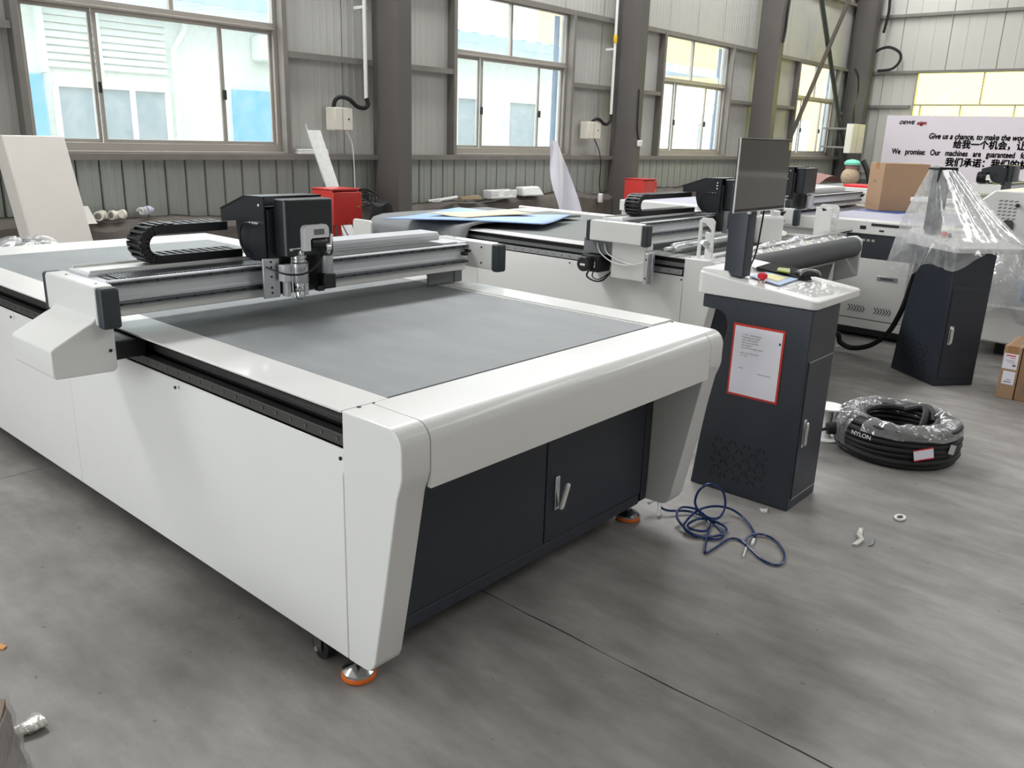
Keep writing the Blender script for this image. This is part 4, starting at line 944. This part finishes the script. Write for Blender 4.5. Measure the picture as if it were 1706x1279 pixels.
# ---------------------------------------------------------------- fire equipment cabinets
def red_cabinet(x,y,label,door_angle):
    t=thing('fire_cabinet',(x,y,0),label,'fire cabinet',group='red fire cabinets along the window wall')
    z0,z1=0.715,1.035
    obj('body',MB().box(0,0.32,0.0,0.32,z0,z0+0.01).box(0,0.32,0,0.32,z1-0.012,z1).box(0,0.01,0,0.32,z0+0.01,z1-0.012).box(0.31,0.32,0,0.32,z0+0.01,z1-0.012).box(0.01,0.31,0.31,0.32,z0+0.01,z1-0.012),red,t,bev=0.004)
    obj('lid',MB().prism([(-0.02,z1),(0.34,z1),(0.34,z1+0.008),(-0.02,z1+0.014)],'x',-0.008,0.33),red,t,bev=0.002)
    d=obj('door',MB().box(0.0,0.325,-0.018,0.0,z0-0.015,z1-0.02),red,t,bev=0.004); d.rotation_euler=(0,0,-door_angle)
    obj('lock',MB().lathe([(0.012,-0.03),(0.013,-0.018)],(0.285,0,0.87),'y',12),M('brass_lock',(214,186,110),0.3,0.8) if 'brass_lock' not in MAT else MAT['brass_lock'],d)
    for lx in (0.0,0.29):
        for ly in (0.0,0.29):
            sx_=-0.03 if lx<0.1 else 0.03
            obj('leg',MB().hexa([(lx+sx_,ly,0),(lx+0.03+sx_,ly,0),(lx+0.03+sx_,ly+0.03,0),(lx+sx_,ly+0.03,0)],[(lx,ly,z0),(lx+0.03,ly,z0),(lx+0.03,ly+0.03,z0),(lx,ly+0.03,z0)]),red,t)
    obj('shelf',MB().box(0.0,0.32,0.0,0.32,0.42,0.435),red,t)
    return t
red_cabinet(3.75,5.0,'red metal fire cabinet with its door ajar in front of the nearest column',0.10)
red_cabinet(9.27,5.0,'red metal fire cabinet farther along, behind the second machine',0.05)
tag(obj('grey_hose',MB().tube(smooth_path([(3.85,4.98,0.70),(3.87,4.92,0.60),(3.93,4.90,0.50),(4.02,4.92,0.46),(4.07,5.0,0.45)],6),0.008,6),greyp),'thin pale hose hanging below the open red cabinet','hose')
# ---------------------------------------------------------------- wall boxes, conduits and cables
def wall_box(x0,z0,w,h,y,label,m=cream):
    t=thing('switch_box',(x0,y,z0),label,'switch box',group='switch boxes along the window wall')
    obj('body',MB().box(0,w,0,0.14,0,h),m,t,bev=0.005)
    d=obj('door',MB().box(0.006,w-0.006,-0.012,0.0,0.006,h-0.006),m,t,bev=0.004)
    obj('lock',MB().lathe([(0.009,-0.02),(0.009,-0.012)],(w*0.75,0,h*0.5),'y',10),black,d)
    obj('vent_strip',MB().box(w*0.42,w*0.44,-0.0135,-0.012,0.01,h-0.01),greyp,d)
    return t
wall_box(4.40,1.59,0.245,0.235,5.79,'cream switch box on the wall left of the nearest column')
wall_box(8.93,1.58,0.31,0.24,5.79,'cream switch box on the wall between the second window and second column')
wb3=wall_box(17.95,1.44,0.72,0.62,5.25,'tall cream box beside the corner column near the banner')
obj('wall_bracket',MB().box(0.2,0.5,0.13,0.76,0.1,0.14).box(0.2,0.5,0.13,0.76,0.5,0.54),girt,wb3)
def conduit(x,z0,label,pts,cy=5.8):
    t=thing('conduit',(x,cy,z0),label,'conduit',group='conduits feeding the switch boxes')
    obj('pipe',MB().tube([(0,0,0),(-0.02,0,4.6)],0.022,10),whitep,t)
    for zc in (0.9,2.2): obj('clip',MB().box(-0.035,0.035,0.0,0.14,zc,zc+0.03),whitep,t)
    P_=smooth_path(pts,8); m=MB()
    rr_=[0.021+0.0035*(i%2) for i in range(len(P_))]
    m.tube(P_,rr_,8); obj('flexible_hose',m,rubber,t,world=True,label='black corrugated hose')
    return t
conduit(4.845,1.93,'white conduit with black flexible hose left of the nearest column',[(4.845,5.8,1.94),(4.86,5.79,1.87),(4.80,5.78,1.83),(4.70,5.78,1.845),(4.60,5.78,1.91),(4.50,5.8,1.93),(4.45,5.83,1.89),(4.44,5.85,1.80)])
c2=conduit(9.50,1.93,'white conduit with black flexible hose and yellow collar by the second column',[(9.50,5.8,1.94),(9.49,5.79,1.87),(9.40,5.78,1.80),(9.30,5.78,1.80),(9.20,5.78,1.85),(9.12,5.80,1.86),(9.08,5.85,1.80)])
obj('collar',MB().lathe([(0.026,0),(0.03,0.01),(0.03,0.1),(0.026,0.11)],(-0.005,0,1.0),'z',12),yellowc,c2,label='yellow collar')
def cable(pts,r,label,m=wirem,sub=6,cat='cable',name='cable'): return tag(obj(name,MB().tube(smooth_path(pts,sub),r,6),m),label,cat)
cable([(4.58,5.82,1.59),(4.64,5.8,1.45),(4.66,5.8,1.2),(4.63,5.75,0.9),(4.60,5.65,0.78)],0.006,'thin white cable hanging from the first switch box',whitep)
pc=thing('power_lead',(9.16,5.78,0.75),'black lead with a white plug hanging from the second switch box','power lead')
obj('lead',MB().tube(smooth_path([(9.13,5.82,1.58),(9.22,5.78,1.42),(9.26,5.76,1.2),(9.22,5.74,0.95),(9.24,5.72,0.8)],6),0.008,6),wirem,pc,world=True)
obj('plug',MB().box(9.20,9.28,5.69,5.75,0.66,0.80),whitep,pc,world=True,bev=0.02)
sk_=thing('socket_lead',(9.72,5.47,1.55),'black lead with a white socket on the second column','socket')
obj('lead',MB().tube(smooth_path([(9.72,5.472,2.3),(9.73,5.47,2.0),(9.74,5.47,1.75),(9.80,5.47,1.58)],6),0.01,6),wirem,sk_,world=True)
obj('socket',MB().box(9.76,9.86,5.44,5.478,1.49,1.58),whitep,sk_,world=True,bev=0.01)
cable([(14.473,5.460,4.116),(14.445,5.460,3.859),(14.442,5.460,3.604),(14.399,5.460,3.394)],0.022,'black cable running down the third column')
cable([(17.974,5.400,3.187),(17.986,5.300,3.004),(18.112,5.300,2.704),(18.024,5.300,2.389),(18.043,5.300,2.077)],0.03,'black cable dropping into the tall cream box')
cable([(19.200,5.310,4.851),(19.200,5.275,4.459),(19.200,5.325,4.030)],0.03,'black cable hanging beside the corner column')
cable([(19.300,5.554,3.583),(19.300,5.386,3.704),(19.300,5.168,3.734),(19.300,4.943,3.613),(19.300,4.915,3.437),(19.300,5.071,3.277),(19.300,5.369,3.246)],0.03,'black cable loop on the end wall above the banner')
# tangle of wire on the plinth beside the nearest column
rw=random.Random(9); tg=MB()
for k in range(9):
    cx_,cz_=4.72+rw.uniform(-0.12,0.12),0.86+rw.uniform(-0.06,0.06); R=rw.uniform(0.10,0.2); tl=rw.uniform(-0.6,0.6)
    pts=[(cx_+R*math.cos(a*PI/8),5.70+R*0.5*math.sin(a*PI/8)*math.cos(tl),max(0.80,cz_+R*0.6*math.sin(a*PI/8))) for a in range(16)]
    tg.tube(smooth_path(pts,2,True),0.006,5,closed=True)
tag(obj('wire_tangle',tg,wirem,kind='stuff'),'tangle of black wire on the plinth beside the nearest column','wire')
# ---------------------------------------------------------------- things leaning on the window wall
lpn=thing('boxed_panel',(1.1,4.28,0),'tall white boxed panel leaning back below the first window','panel')
def lean(z): return 4.28+z*0.416
a0,a1=0.90,1.30
obj('face',MB().hexa([(a0,lean(0),0),(a1,lean(0),0),(a1,lean(0)+0.20,0),(a0,lean(0)+0.20,0)],[(a0,lean(1.49),1.49),(a1,lean(1.49),1.49),(a1,lean(1.49)+0.20,1.49),(a0,lean(1.49)+0.20,1.49)]),panelm,lpn,world=True,bev=0.004)
obj('fold_flange',MB().hexa([(a0-0.012,lean(0)+0.004,0),(a0,lean(0)+0.004,0),(a0,lean(0)+0.21,0),(a0-0.012,lean(0)+0.21,0)],[(a0-0.012,lean(1.49)+0.004,1.49),(a0,lean(1.49)+0.004,1.49),(a0,lean(1.49)+0.21,1.49),(a0-0.012,lean(1.49)+0.21,1.49)]),panelm,lpn,world=True)
tag(obj('offcut_board',MB().hexa([(1.66,5.74,0.76),(1.82,5.74,0.76),(1.82,5.76,0.76),(1.66,5.76,0.76)],[(1.66,5.84,0.90),(1.80,5.84,0.90),(1.80,5.86,0.90),(1.66,5.86,0.90)]),panelm),'small white offcut propped on the plinth beside the leaning panel','board')
def fitting(x,label,rz):
    t=thing('pipe_fitting',(x,5.85,0.775),label,'pipe fitting',rz=rz,group='cream pipe fittings on the plinth')
    obj('tee_body',MB().tube([(-0.06,0,0.04),(0.06,0,0.04)],0.032,14).tube([(0,0,0.04),(0,-0.05,0.045)],0.03,14),cream,t)
    obj('socket_rim',MB().lathe([(0.034,-0.07),(0.042,-0.07),(0.042,-0.04),(0.034,-0.04)],(0,0,0.04),'x',16).lathe([(0.034,0.04),(0.042,0.04),(0.042,0.07),(0.034,0.07)],(0,0,0.04),'x',16),cream,t)
    obj('bore',MB().lathe([(0.028,-0.0705),(0.028,-0.069)],(0,0,0.04),'x',14),girt,t)
fitting(1.90,'cream pipe fitting on the plinth, the one nearer the leaning panel',0.9); fitting(2.05,'cream pipe fitting on the plinth, the one nearer the lamp',0.3)
lampo=thing('spiral_lamp',(2.30,5.84,0.80),'white spiral energy lamp lying on the plinth','lamp',rz=0.5)
sp_=[(0.03*math.cos(a*0.7),0.03+0.03*math.sin(a*0.7)-0.03,0.035+0.0) for a in range(1)]
obj('spiral_tube',MB().tube([(-0.08+0.0045*a,0.028*math.cos(a*0.75),0.04+0.028*math.sin(a*0.75)) for a in range(20)],0.008,7),whitep,lampo)
obj('lamp_base',MB().lathe([(0.036,0.01),(0.04,0.02),(0.04,0.06),(0.022,0.075),(0.022,0.10)],(0,0,0.04),'x',16),M('lilac_plastic',(196,194,214),0.4),lampo)
sc_=thing('strut_channel',(3.95,5.5,0),'galvanised channel leaning behind the open red cabinet','channel')
b0,b1=Vector((4.28,5.28,0.0)),Vector((4.00,5.72,1.58)); s_=Vector((0.17,0.0,0.0))
obj('web',MB().plate([b0,b0+s_,b1+s_,b1],(0,0.006,0.004)),galv,sc_,world=True)
obj('flange',MB().plate([b0,b1+Vector((-0.02,0,0.06)),b1+Vector((-0.035,-0.03,0.06)),b0+Vector((-0.01,-0.05,0))],(0.006,0,0)),galv,sc_,world=True)
wb_=MB().box(3.99,4.36,5.84,5.96,1.341,1.362); tag(obj('white_box',wb_,whitep,bev=0.004),'white cardboard length on the sill, lower of the two','box','white lengths on the sill')
tag(obj('white_box',MB().box(4.0,4.36,5.85,5.96,1.363,1.392),whitep,bev=0.004),'white cardboard length on the sill, upper of the two','box','white lengths on the sill')
# long film strip hanging in front of the second bay
def strip(u,v):
    c0,c1=Vector((6.84,4.75,1.55)),Vector((7.16,4.55,0.02)); p=c0+(c1-c0)*u
    w=0.16+0.52*u**0.8
    return (p.x+w*(v-0.45)+0.015*math.sin(u*14+v*5),p.y+0.06*math.sin(v*7+u*9)*(0.3+u),p.z+0.01*math.sin(v*9))
tag(obj('film_strip',MB().grid(strip,60,14),sheetf),'crumpled white film strip standing below the second window','film')
# things on the plinth of the second bay
tag(obj('white_rod',MB().tube([(5.90,5.74,0.815),(6.26,5.80,0.835)],0.018,8),whitep),'white tube lying on the plinth below the second window','tube')
tag(obj('metal_scrap',MB().box(5.74,5.90,5.70,5.78,0.795,0.825).tube([(5.70,5.72,0.81),(5.86,5.70,0.83)],0.012,6),galv,bev=0.004),'small metal scrap on the plinth beside the nearest column','scrap')
tag(obj('wood_offcut',MB().hexa([(6.28,5.74,0.80),(6.66,5.72,0.80),(6.68,5.82,0.80),(6.30,5.84,0.80)],[(6.30,5.75,0.835),(6.62,5.74,0.85),(6.64,5.81,0.85),(6.32,5.83,0.835)]),M('weathered_wood',(146,128,104),0.8,var=0.2),bev=0.006),'weathered wood offcut on the plinth left of the foam tray','offcut')
ft=thing('foam_tray',(6.79,5.70,0.80),'white moulded foam tray with two openings on the plinth','foam tray')
m=MB().box(0,0.52,0,0.02,0,0.03).box(0,0.03,0,0.02,0.03,0.09).box(0.0,0.20,0,0.02,0.075,0.105)
obj('front',MB().box(0,0.50,0,0.03,0,0.035).box(0,0.16,0,0.03,0.035,0.105).box(0.25,0.36,0,0.03,0.035,0.10).box(0.42,0.50,0,0.03,0.035,0.105),whitep,ft,bev=0.008)
obj('back',MB().box(0,0.5,0.12,0.15,0,0.105).box(0,0.03,0.03,0.12,0,0.105).box(0.47,0.5,0.03,0.12,0,0.1).box(0.03,0.47,0.03,0.12,0,0.02),whitep,ft,bev=0.008)
tag(obj('foam_block',MB().hexa([(7.40,5.68,0.815),(7.86,5.68,0.815),(7.90,5.88,0.815),(7.44,5.88,0.815)],[(7.42,5.70,0.93),(7.78,5.72,0.935),(7.80,5.86,0.935),(7.44,5.86,0.93)]),whitep,bev=0.02,seg=3),'white foam block on the plinth right of the foam tray','foam block')
hb=MB()
for k in range(5):
    R=0.17-0.012*k
    hb.tube([(0.66+R*1.0*math.cos(a*PI/12),4.03+R*math.sin(a*PI/12),0.74+0.03*k) for a in range(24)],0.017,7,closed=True)
hc=thing('hose_coil',(0.66,4.03,0.0),'coil of clear hose in film on a stand behind the nearest machine','hose coil')
obj('coil',hb,M('clear_grey_hose',(170,174,170),0.25,var=0.2,scale=30),hc,world=True)
obj('clear_wrap',MB().grid(lambda u,v:(0.66+(0.235*math.cos(2*PI*u))*math.sin(PI*(0.08+0.5*v))*(1+0.06*math.sin(u*40)),4.03+0.235*math.sin(2*PI*u)*math.sin(PI*(0.08+0.5*v)),0.70+0.19*math.cos(PI*0.5*v)+0.012*math.sin(u*37)),40,10),film2,hc,world=True)
obj('stand',MB().box(0.46,0.86,3.85,4.21,0.66,0.70).box(0.48,0.52,3.87,3.91,0,0.66).box(0.80,0.84,3.87,3.91,0,0.66).box(0.48,0.52,4.15,4.19,0,0.66).box(0.80,0.84,4.15,4.19,0,0.66),girt,hc,world=True)
# ---------------------------------------------------------------- cartons, reel, floor things
def carton(loc,rz,w,d,h,label,m=card,labels=0,ma=None):
    t=thing('carton',loc,label,'carton',rz=rz)
    obj('box',MB().box(0,w,0,d,0,h),m,t,bev=0.004)
    obj('tape_seam',MB().box(-0.0015,w+0.0015,d/2-0.03,d/2+0.03,h-0.06,h+0.0015),M('clear_brown_tape',(170,128,84),0.25) if 'clear_brown_tape' not in MAT else MAT['clear_brown_tape'],t)
    return t
k1=carton((7.45,1.08,0.9895),-0.75,0.47,0.28,0.46,'brown carton standing on the third machine in front of the banner')
obj('handle_hole',MB().prism(rrect(0.13,0.17,0.27,0.30,0.012),'x',-0.0018,0.001),girt,k1)
tag(obj('blue_sheet',MB().plate([(7.35,1.28,0.986),(7.30,0.85,0.986),(7.9,0.75,0.986),(7.95,1.2,0.986)],(0,0,0.003)),M('deep_blue_film',(50,84,150),0.4)),'blue sheet under the carton on the third machine','sheet')
bob=thing('spool',(7.02,0.50,0.9855),'white spool lying on the third machine right of the carton','spool')
obj('flange',MB().lathe([(0.075,-0.05),(0.075,-0.04),(0.03,-0.04),(0.03,0.04),(0.075,0.04),(0.075,0.05)],(0,0,0.075),'x',20),cream,bob)
obj('plank_lid',MB().box(-0.12,0.14,-0.18,0.14,0.152,0.185),whitep,bob,bev=0.004)
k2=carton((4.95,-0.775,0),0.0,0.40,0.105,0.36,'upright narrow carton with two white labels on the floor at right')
lb1=obj('shipping_label',MB().box(-0.002,0.0,0.012,0.098,0.205,0.31),paper,k2); lb2=obj('shipping_label',MB().box(-0.002,0.0,0.012,0.085,0.10,0.19),paper,k2)
obj('print',MB().box(-0.0026,-0.002,0.03,0.085,0.292,0.30).box(-0.0026,-0.002,0.03,0.06,0.28,0.284),inkr,lb1,kind='stuff')
obj('print',MB().box(-0.0026,-0.002,0.03,0.085,0.262,0.265).box(-0.0026,-0.002,0.03,0.07,0.25,0.253).box(-0.0026,-0.002,0.02,0.04,0.225,0.24),ink,lb1,kind='stuff')
obj('print',MB().box(-0.0026,-0.002,0.03,0.075,0.115,0.121).box(-0.0026,-0.002,0.03,0.06,0.13,0.134),ink,lb2,kind='stuff')
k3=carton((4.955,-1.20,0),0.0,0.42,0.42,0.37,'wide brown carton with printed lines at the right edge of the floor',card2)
for i in range(6): obj('print',MB().box(-0.0016,0.0,0.30,0.385,0.06+i*0.014,0.065+i*0.014),ink,k3,kind='stuff')
# heavy cable between the consoles
cable([(5.22,0.03,0.80),(5.300,0.086,0.543),(5.330,0.130,0.381),(5.360,0.203,0.218),(5.380,0.320,0.102),(5.400,0.461,0.052),(5.360,0.547,0.087),(5.300,0.609,0.175),(5.15,1.05,0.12)],0.021,'thick black cable looping down from the film covered console',rubber)
# coil of black cable wrapped in film
CC=Vector((3.36,-0.51,0)); 
cc=thing('cable_coil',tuple(CC),'large coil of black cable partly wrapped in clear film on the floor','cable coil',group=None)
rc=random.Random(4); base_turn=None
for lay in range(7):
    for ring in range(4):
        if 0<ring<3 and lay not in (6,): continue
        R=0.305-0.036*ring-(0.012 if lay in (0,6) else 0)+0.004*math.sin(lay*2.1); z=0.0165+lay*0.0285
        ox,oy=rc.uniform(-0.004,0.004),rc.uniform(-0.004,0.004)
        pts=[(ox+R*math.cos(a*PI/24),oy+R*math.sin(a*PI/24),z+0.004*math.sin(a*PI/8+lay)) for a in range(48)]
        obj('cable_turn',MB().tube(pts,0.0165,8,closed=True),rubber,cc)
pts=smooth_path([(0.17,0.02,0.19),(0.16,-0.06,0.225),(0.10,-0.10,0.235),(0.02,-0.12,0.20),(-0.06,-0.12,0.12)],6); obj('loose_end',MB().tube(pts,0.017,8).tube(smooth_path([(0.19,0.05,0.17),(0.20,-0.03,0.215),(0.15,-0.11,0.23),(0.05,-0.15,0.19)],6),0.017,8),rubber,cc)
def cw(a0,a1,b0,b1):
    def f(u,v):
        a=math.radians(a0+(a1-a0)*u); b_=math.radians(b0+(b1-b0)*v)
        R=0.252+(0.084+0.005*math.sin(u*31+v*7))*math.cos(b_); z=0.108+(0.116+0.006*math.sin(u*43+v*11)+0.004*math.sin(u*97))*math.sin(b_)
        return (R*math.cos(a),R*math.sin(a),max(0.004,z))
    return f
obj('clear_wrap',MB().grid(cw(112,148,-75,175),24,22),film2,cc,label='clear film band')
obj('clear_wrap',MB().grid(cw(162,470,28,150),90,12),film2,cc,label='clear film over the top turns')
def sticker(a,z0,w,h,m,tilt,nm,extra=None):
    R=0.3275; c=Vector((R*math.cos(a),R*math.sin(a),z0)); tx=Vector((-math.sin(a),math.cos(a),0)); tz=Vector((0,0,1)); nrm=Vector((math.cos(a),math.sin(a),0))
    e1=(tx*math.cos(tilt)+tz*math.sin(tilt))*w/2; e2=(-tx*math.sin(tilt)+tz*math.cos(tilt))*h/2
    o=obj(nm,MB().plate([c-e1-e2,c+e1-e2,c+e1+e2,c-e1+e2],nrm*0.0012),m,cc)
    if extra: obj('print',MB().plate([c-e1-e2,c+e1-e2,c+e1-e2*0.8,c-e1-e2*0.8],nrm*0.0016).plate([c-e1+e2*0.8,c+e1+e2*0.8,c+e1+e2,c-e1+e2],nrm*0.0016),extra,o)
sticker(math.radians(220),0.10,0.10,0.062,paper,0.22,'sticker',inkr); sticker(math.radians(250),0.115,0.05,0.05,M('silver_grey_label',(190,190,192),0.5),-0.3,'sticker')
tx_=text('lettering','NYLON',0.034,paper,cc,(0,0,0),(0,0,0),align='CENTER'); aa=math.radians(164); tx_.matrix_local=Matrix.Translation((0.3265*math.cos(aa),0.3265*math.sin(aa),0.142))@Matrix.Rotation(aa+PI/2,4,'Z')@Matrix.Rotation(PI/2,4,'X')
obj('hose_end',MB().tube([(-0.205,0.265,0.11),(-0.23,0.30,0.105)],[0.036,0.032],12).tube(smooth_path([(-0.23,0.30,0.105),(-0.28,0.37,0.075),(-0.34,0.45,0.035),(-0.42,0.54,0.012)],6),0.009,7),rubber,cc)
rs=thing('empty_reel',(3.259,-0.162,0.000),'white empty cable reel standing on the floor behind the near console','reel')
obj('upper_flange',MB().lathe([(0.085,0.185),(0.087,0.19),(0.085,0.195),(0.02,0.196)],n=28),whitep,rs); obj('barrel',MB().lathe([(0.03,0.01),(0.026,0.1),(0.03,0.185)],n=18),whitep,rs); obj('lower_flange',MB().lathe([(0.085,0.0),(0.087,0.005),(0.085,0.01)],n=28),whitep,rs)
# blue air tube on the floor
bt=[(1.736,-0.001,0.030),(1.738,-0.044,0.020),(1.816,-0.116,0.012),(1.799,-0.229,0.010),(1.724,-0.327,0.008),(1.656,-0.321,0.008),(1.633,-0.225,0.010),(1.685,-0.123,0.030),(1.751,-0.103,0.050),(1.782,-0.161,0.050),(1.783,-0.221,0.030),(1.837,-0.246,0.020),(1.888,-0.244,0.060),(1.873,-0.232,0.130),(1.844,-0.189,0.160),(1.818,-0.150,0.130),(1.806,-0.139,0.070),(1.800,-0.171,0.030),(1.762,-0.240,0.015),(1.694,-0.260,0.012),(1.665,-0.216,0.012),(1.686,-0.177,0.014),(1.763,-0.189,0.020),(1.789,-0.248,0.020),(1.777,-0.312,0.012),(1.706,-0.322,0.010),(1.623,-0.254,0.010),(1.633,-0.190,0.020),(1.681,-0.170,0.030),(1.797,-0.162,0.040),(1.888,-0.193,0.040),(1.934,-0.253,0.030),(1.922,-0.325,0.012),(1.842,-0.406,0.008),(1.782,-0.440,0.008),(1.727,-0.453,0.008)]
tb=thing('air_tube',(1.745,-0.245,0.000),'tangled blue air tube on the floor beside the machine foot','air tube')
obj('tube',MB().tube(smooth_path(bt,7),0.0055,8),blue_tube,tb,world=True)
b2_=[(1.724,-0.258,0.012),(1.633,-0.297,0.008),(1.534,-0.343,0.007),(1.539,-0.356,0.007),(1.623,-0.360,0.007),(1.708,-0.365,0.008),(1.727,-0.405,0.007),(1.686,-0.468,0.007),(1.634,-0.545,0.007),(1.630,-0.603,0.007),(1.676,-0.615,0.007),(1.755,-0.582,0.007),(1.830,-0.512,0.008),(1.839,-0.449,0.010),(1.797,-0.419,0.012),(1.746,-0.422,0.012),(1.701,-0.442,0.008)]
obj('tube',MB().tube(smooth_path(b2_,7),0.005,8),blue_tube,tb,world=True)
obj('tube_tip',MB().tube([(1.685,-0.450,0.006),(1.605,-0.477,0.006)],0.004,6).tube([(1.773,-0.442,0.009),(1.721,-0.457,0.009)],0.0065,8),whitep,tb,world=True)
tag(obj('tube_clip',MB().tube(smooth_path([(1.703,0.036,0.040),(1.746,0.017,0.050),(1.732,-0.006,0.030),(1.682,-0.033,0.006)],4),0.008,6),whitep),'white clip beside the far front foot of the nearest machine','clip')
rg=MB().tube([(0.030*math.cos(a*PI/10),0.018*math.sin(a*PI/10),0.004) for a in range(20)],0.006,7,closed=True)
p=Vector((2.452,-0.822,0.000)); rg.v=[(x+p.x,y+p.y,z+p.z+0.003) for x,y,z in rg.v]
tag(obj('white_ring',rg,whitep),'small white plastic ring lying on the floor below the coil','ring')
def scrap(pts,label,m,h=0.012,cat='scrap'):
    pts=[Vector(q) for q in pts]; mm=MB(); k=len(pts); r=random.Random(len(label))
    top=[q+Vector((0,0,h*r.uniform(0.5,1.3))) for q in pts]
    mm.hexa(pts,top); return tag(obj('floor_scrap',mm,m,bev=0.002),label,cat)
scrap([(2.212,-0.724,0.000),(2.220,-0.740,0.000),(2.151,-0.759,0.000),(2.099,-0.785,0.000),(2.040,-0.778,0.000),(2.029,-0.759,0.000),(2.095,-0.766,0.000),(2.126,-0.742,0.000)],'crumpled silver foil strip on the floor in front of the coil',foil)
scrap([(2.163,-0.795,0.000),(2.163,-0.810,0.000),(2.100,-0.824,0.000),(2.067,-0.813,0.000)],'grey film shred beside the silver foil strip',greyp,0.006)
scrap([(2.089,-0.318,0.000),(2.099,-0.345,0.000),(2.129,-0.340,0.000),(2.073,-0.363,0.000),(2.059,-0.341,0.000)],'white paper scrap at the foot of the near console',whitep,0.01)
scrap([(-0.638,0.999,0.000),(-0.616,0.972,0.000),(-0.610,0.947,0.000),(-0.623,0.938,-0.000),(-0.648,0.968,0.000)],'orange brown chip on the floor at the left edge',M('orange_brown_chip',(206,150,84),0.6),0.008)
tag(obj('film_scrap',MB().grid(lambda u,v:tuple(Vector((5.521,0.655,0.000))+Vector((0.16*u-0.02*v,-0.20*v+0.03*u,0.01+0.03*math.sin(u*6)*math.sin(v*7)**2))),12,12),film2),'clear film scrap on the floor under the black cable','film')
# foil wrapped bar and wrapped bundle at the lower left corner
fq0,fq1=Vector((-0.752,0.484,0.020)),Vector((-0.674,0.492,0.020))
def foilbar(u,v):
    p=fq0+(fq1-fq0)*u; a=2*PI*v; w=0.016+0.020*u
    n=Vector((-(fq1-fq0).y,(fq1-fq0).x,0)).normalized()
    k=1+0.10*math.sin(u*8+v*6)+0.08*math.sin(u*31)*math.sin(v*12)
    q=p+n*math.cos(a)*w*k; return (q.x,q.y,max(0.001,0.018+0.016*math.sin(a)*k))
tag(obj('foil_bar',MB().grid(foilbar,16,12),foil),'crumpled white foil piece on the floor at lower left','foil')
bq=Vector((-0.760,0.363,0.220)); 
wp=thing('wrapped_bundle',(bq.x,bq.y,0),'brown bundle wrapped in clear film at the lower left corner','bundle',rz=-0.55)
def lump(u,v):
    a=2*PI*u; k=1.0/max(abs(math.cos(a)),abs(math.sin(a)))**0.8; w=0.17*(1-0.12*v)
    return (-0.16+w*math.cos(a)*k*(1+0.02*math.sin(v*20)),-0.16+w*math.sin(a)*k*(1+0.02*math.sin(v*15+a*3)),0.22*v)
m=MB().grid(lump,24,8); m.f.append(tuple(range(8,len(m.v),9)))
obj('core',m,M('taupe_sacking',(128,112,98),0.7,var=0.15),wp)
obj('clear_wrap',MB().grid(lambda u,v:(lambda q:((q[0]+0.16)*1.05-0.16,(q[1]+0.16)*1.05-0.16,q[2]*1.03+0.006*math.sin(u*50)))(lump(u,v)),40,10),film2,wp)
# bundle on the farthest machine: mint cloth over a beige plush
pl_=thing('plush_bundle',(13.3,3.5,0.948),'beige mottled plush bundle with a mint green cap on the farthest machine','bundle')
def ball(c,r_,m_,nm,sq=1): 
    obj(nm,MB().lathe([(r_*math.sin(PI*i/10),-r_*sq*math.cos(PI*i/10)) for i in range(11)],c,'z',18),m_,pl_)
ball((0,0,0.15),0.15,toym,'plush_body'); ball((0.02,0,0.31),0.10,skinp,'plush_head',0.9)
obj('mint_cap',MB().lathe([(0.125,0.345),(0.13,0.38),(0.09,0.42),(0.02,0.435)],(0.02,0,0),'z',16),minttop,pl_,label='mint green cap')
obj('dark_strap',MB().tube(smooth_path([(0.1,-0.14,0.42),(0.1,-0.24,0.25),(0.1,-0.30,0.06)],5),0.045,8),black,pl_)
tag(obj('red_cover',MB().box(12.5,12.9,2.75,3.3,0.972,1.01),inkr,bev=0.01),'flat red cover on the farthest machine below the plush bundle','cover')
tag(obj('pink_dust_sheet',MB().grid(lambda u,v:(13.4+1.2*u,4.05+0.9*v,0.95+0.25*math.sin(PI*u)*(0.5+0.5*v)),12,10),skinp),'dusty pink sheet heaped beyond the third machine','sheet')

def sack(u,v):
    a=2*PI*u; R=0.16*math.sin(PI*min(1,0.12+0.75*v))**0.6*(1+0.08*math.sin(a*5+v*6)); return (4.05+R*math.cos(a),4.62+R*math.sin(a),0.92*v+0.02*math.sin(a*3)*v)
m=MB().grid(sack,24,14); m.f.append(tuple(14+15*i for i in range(24)))
tag(obj('black_sack',m,matblk),'black sack standing behind the boards beside the nearest column','sack')
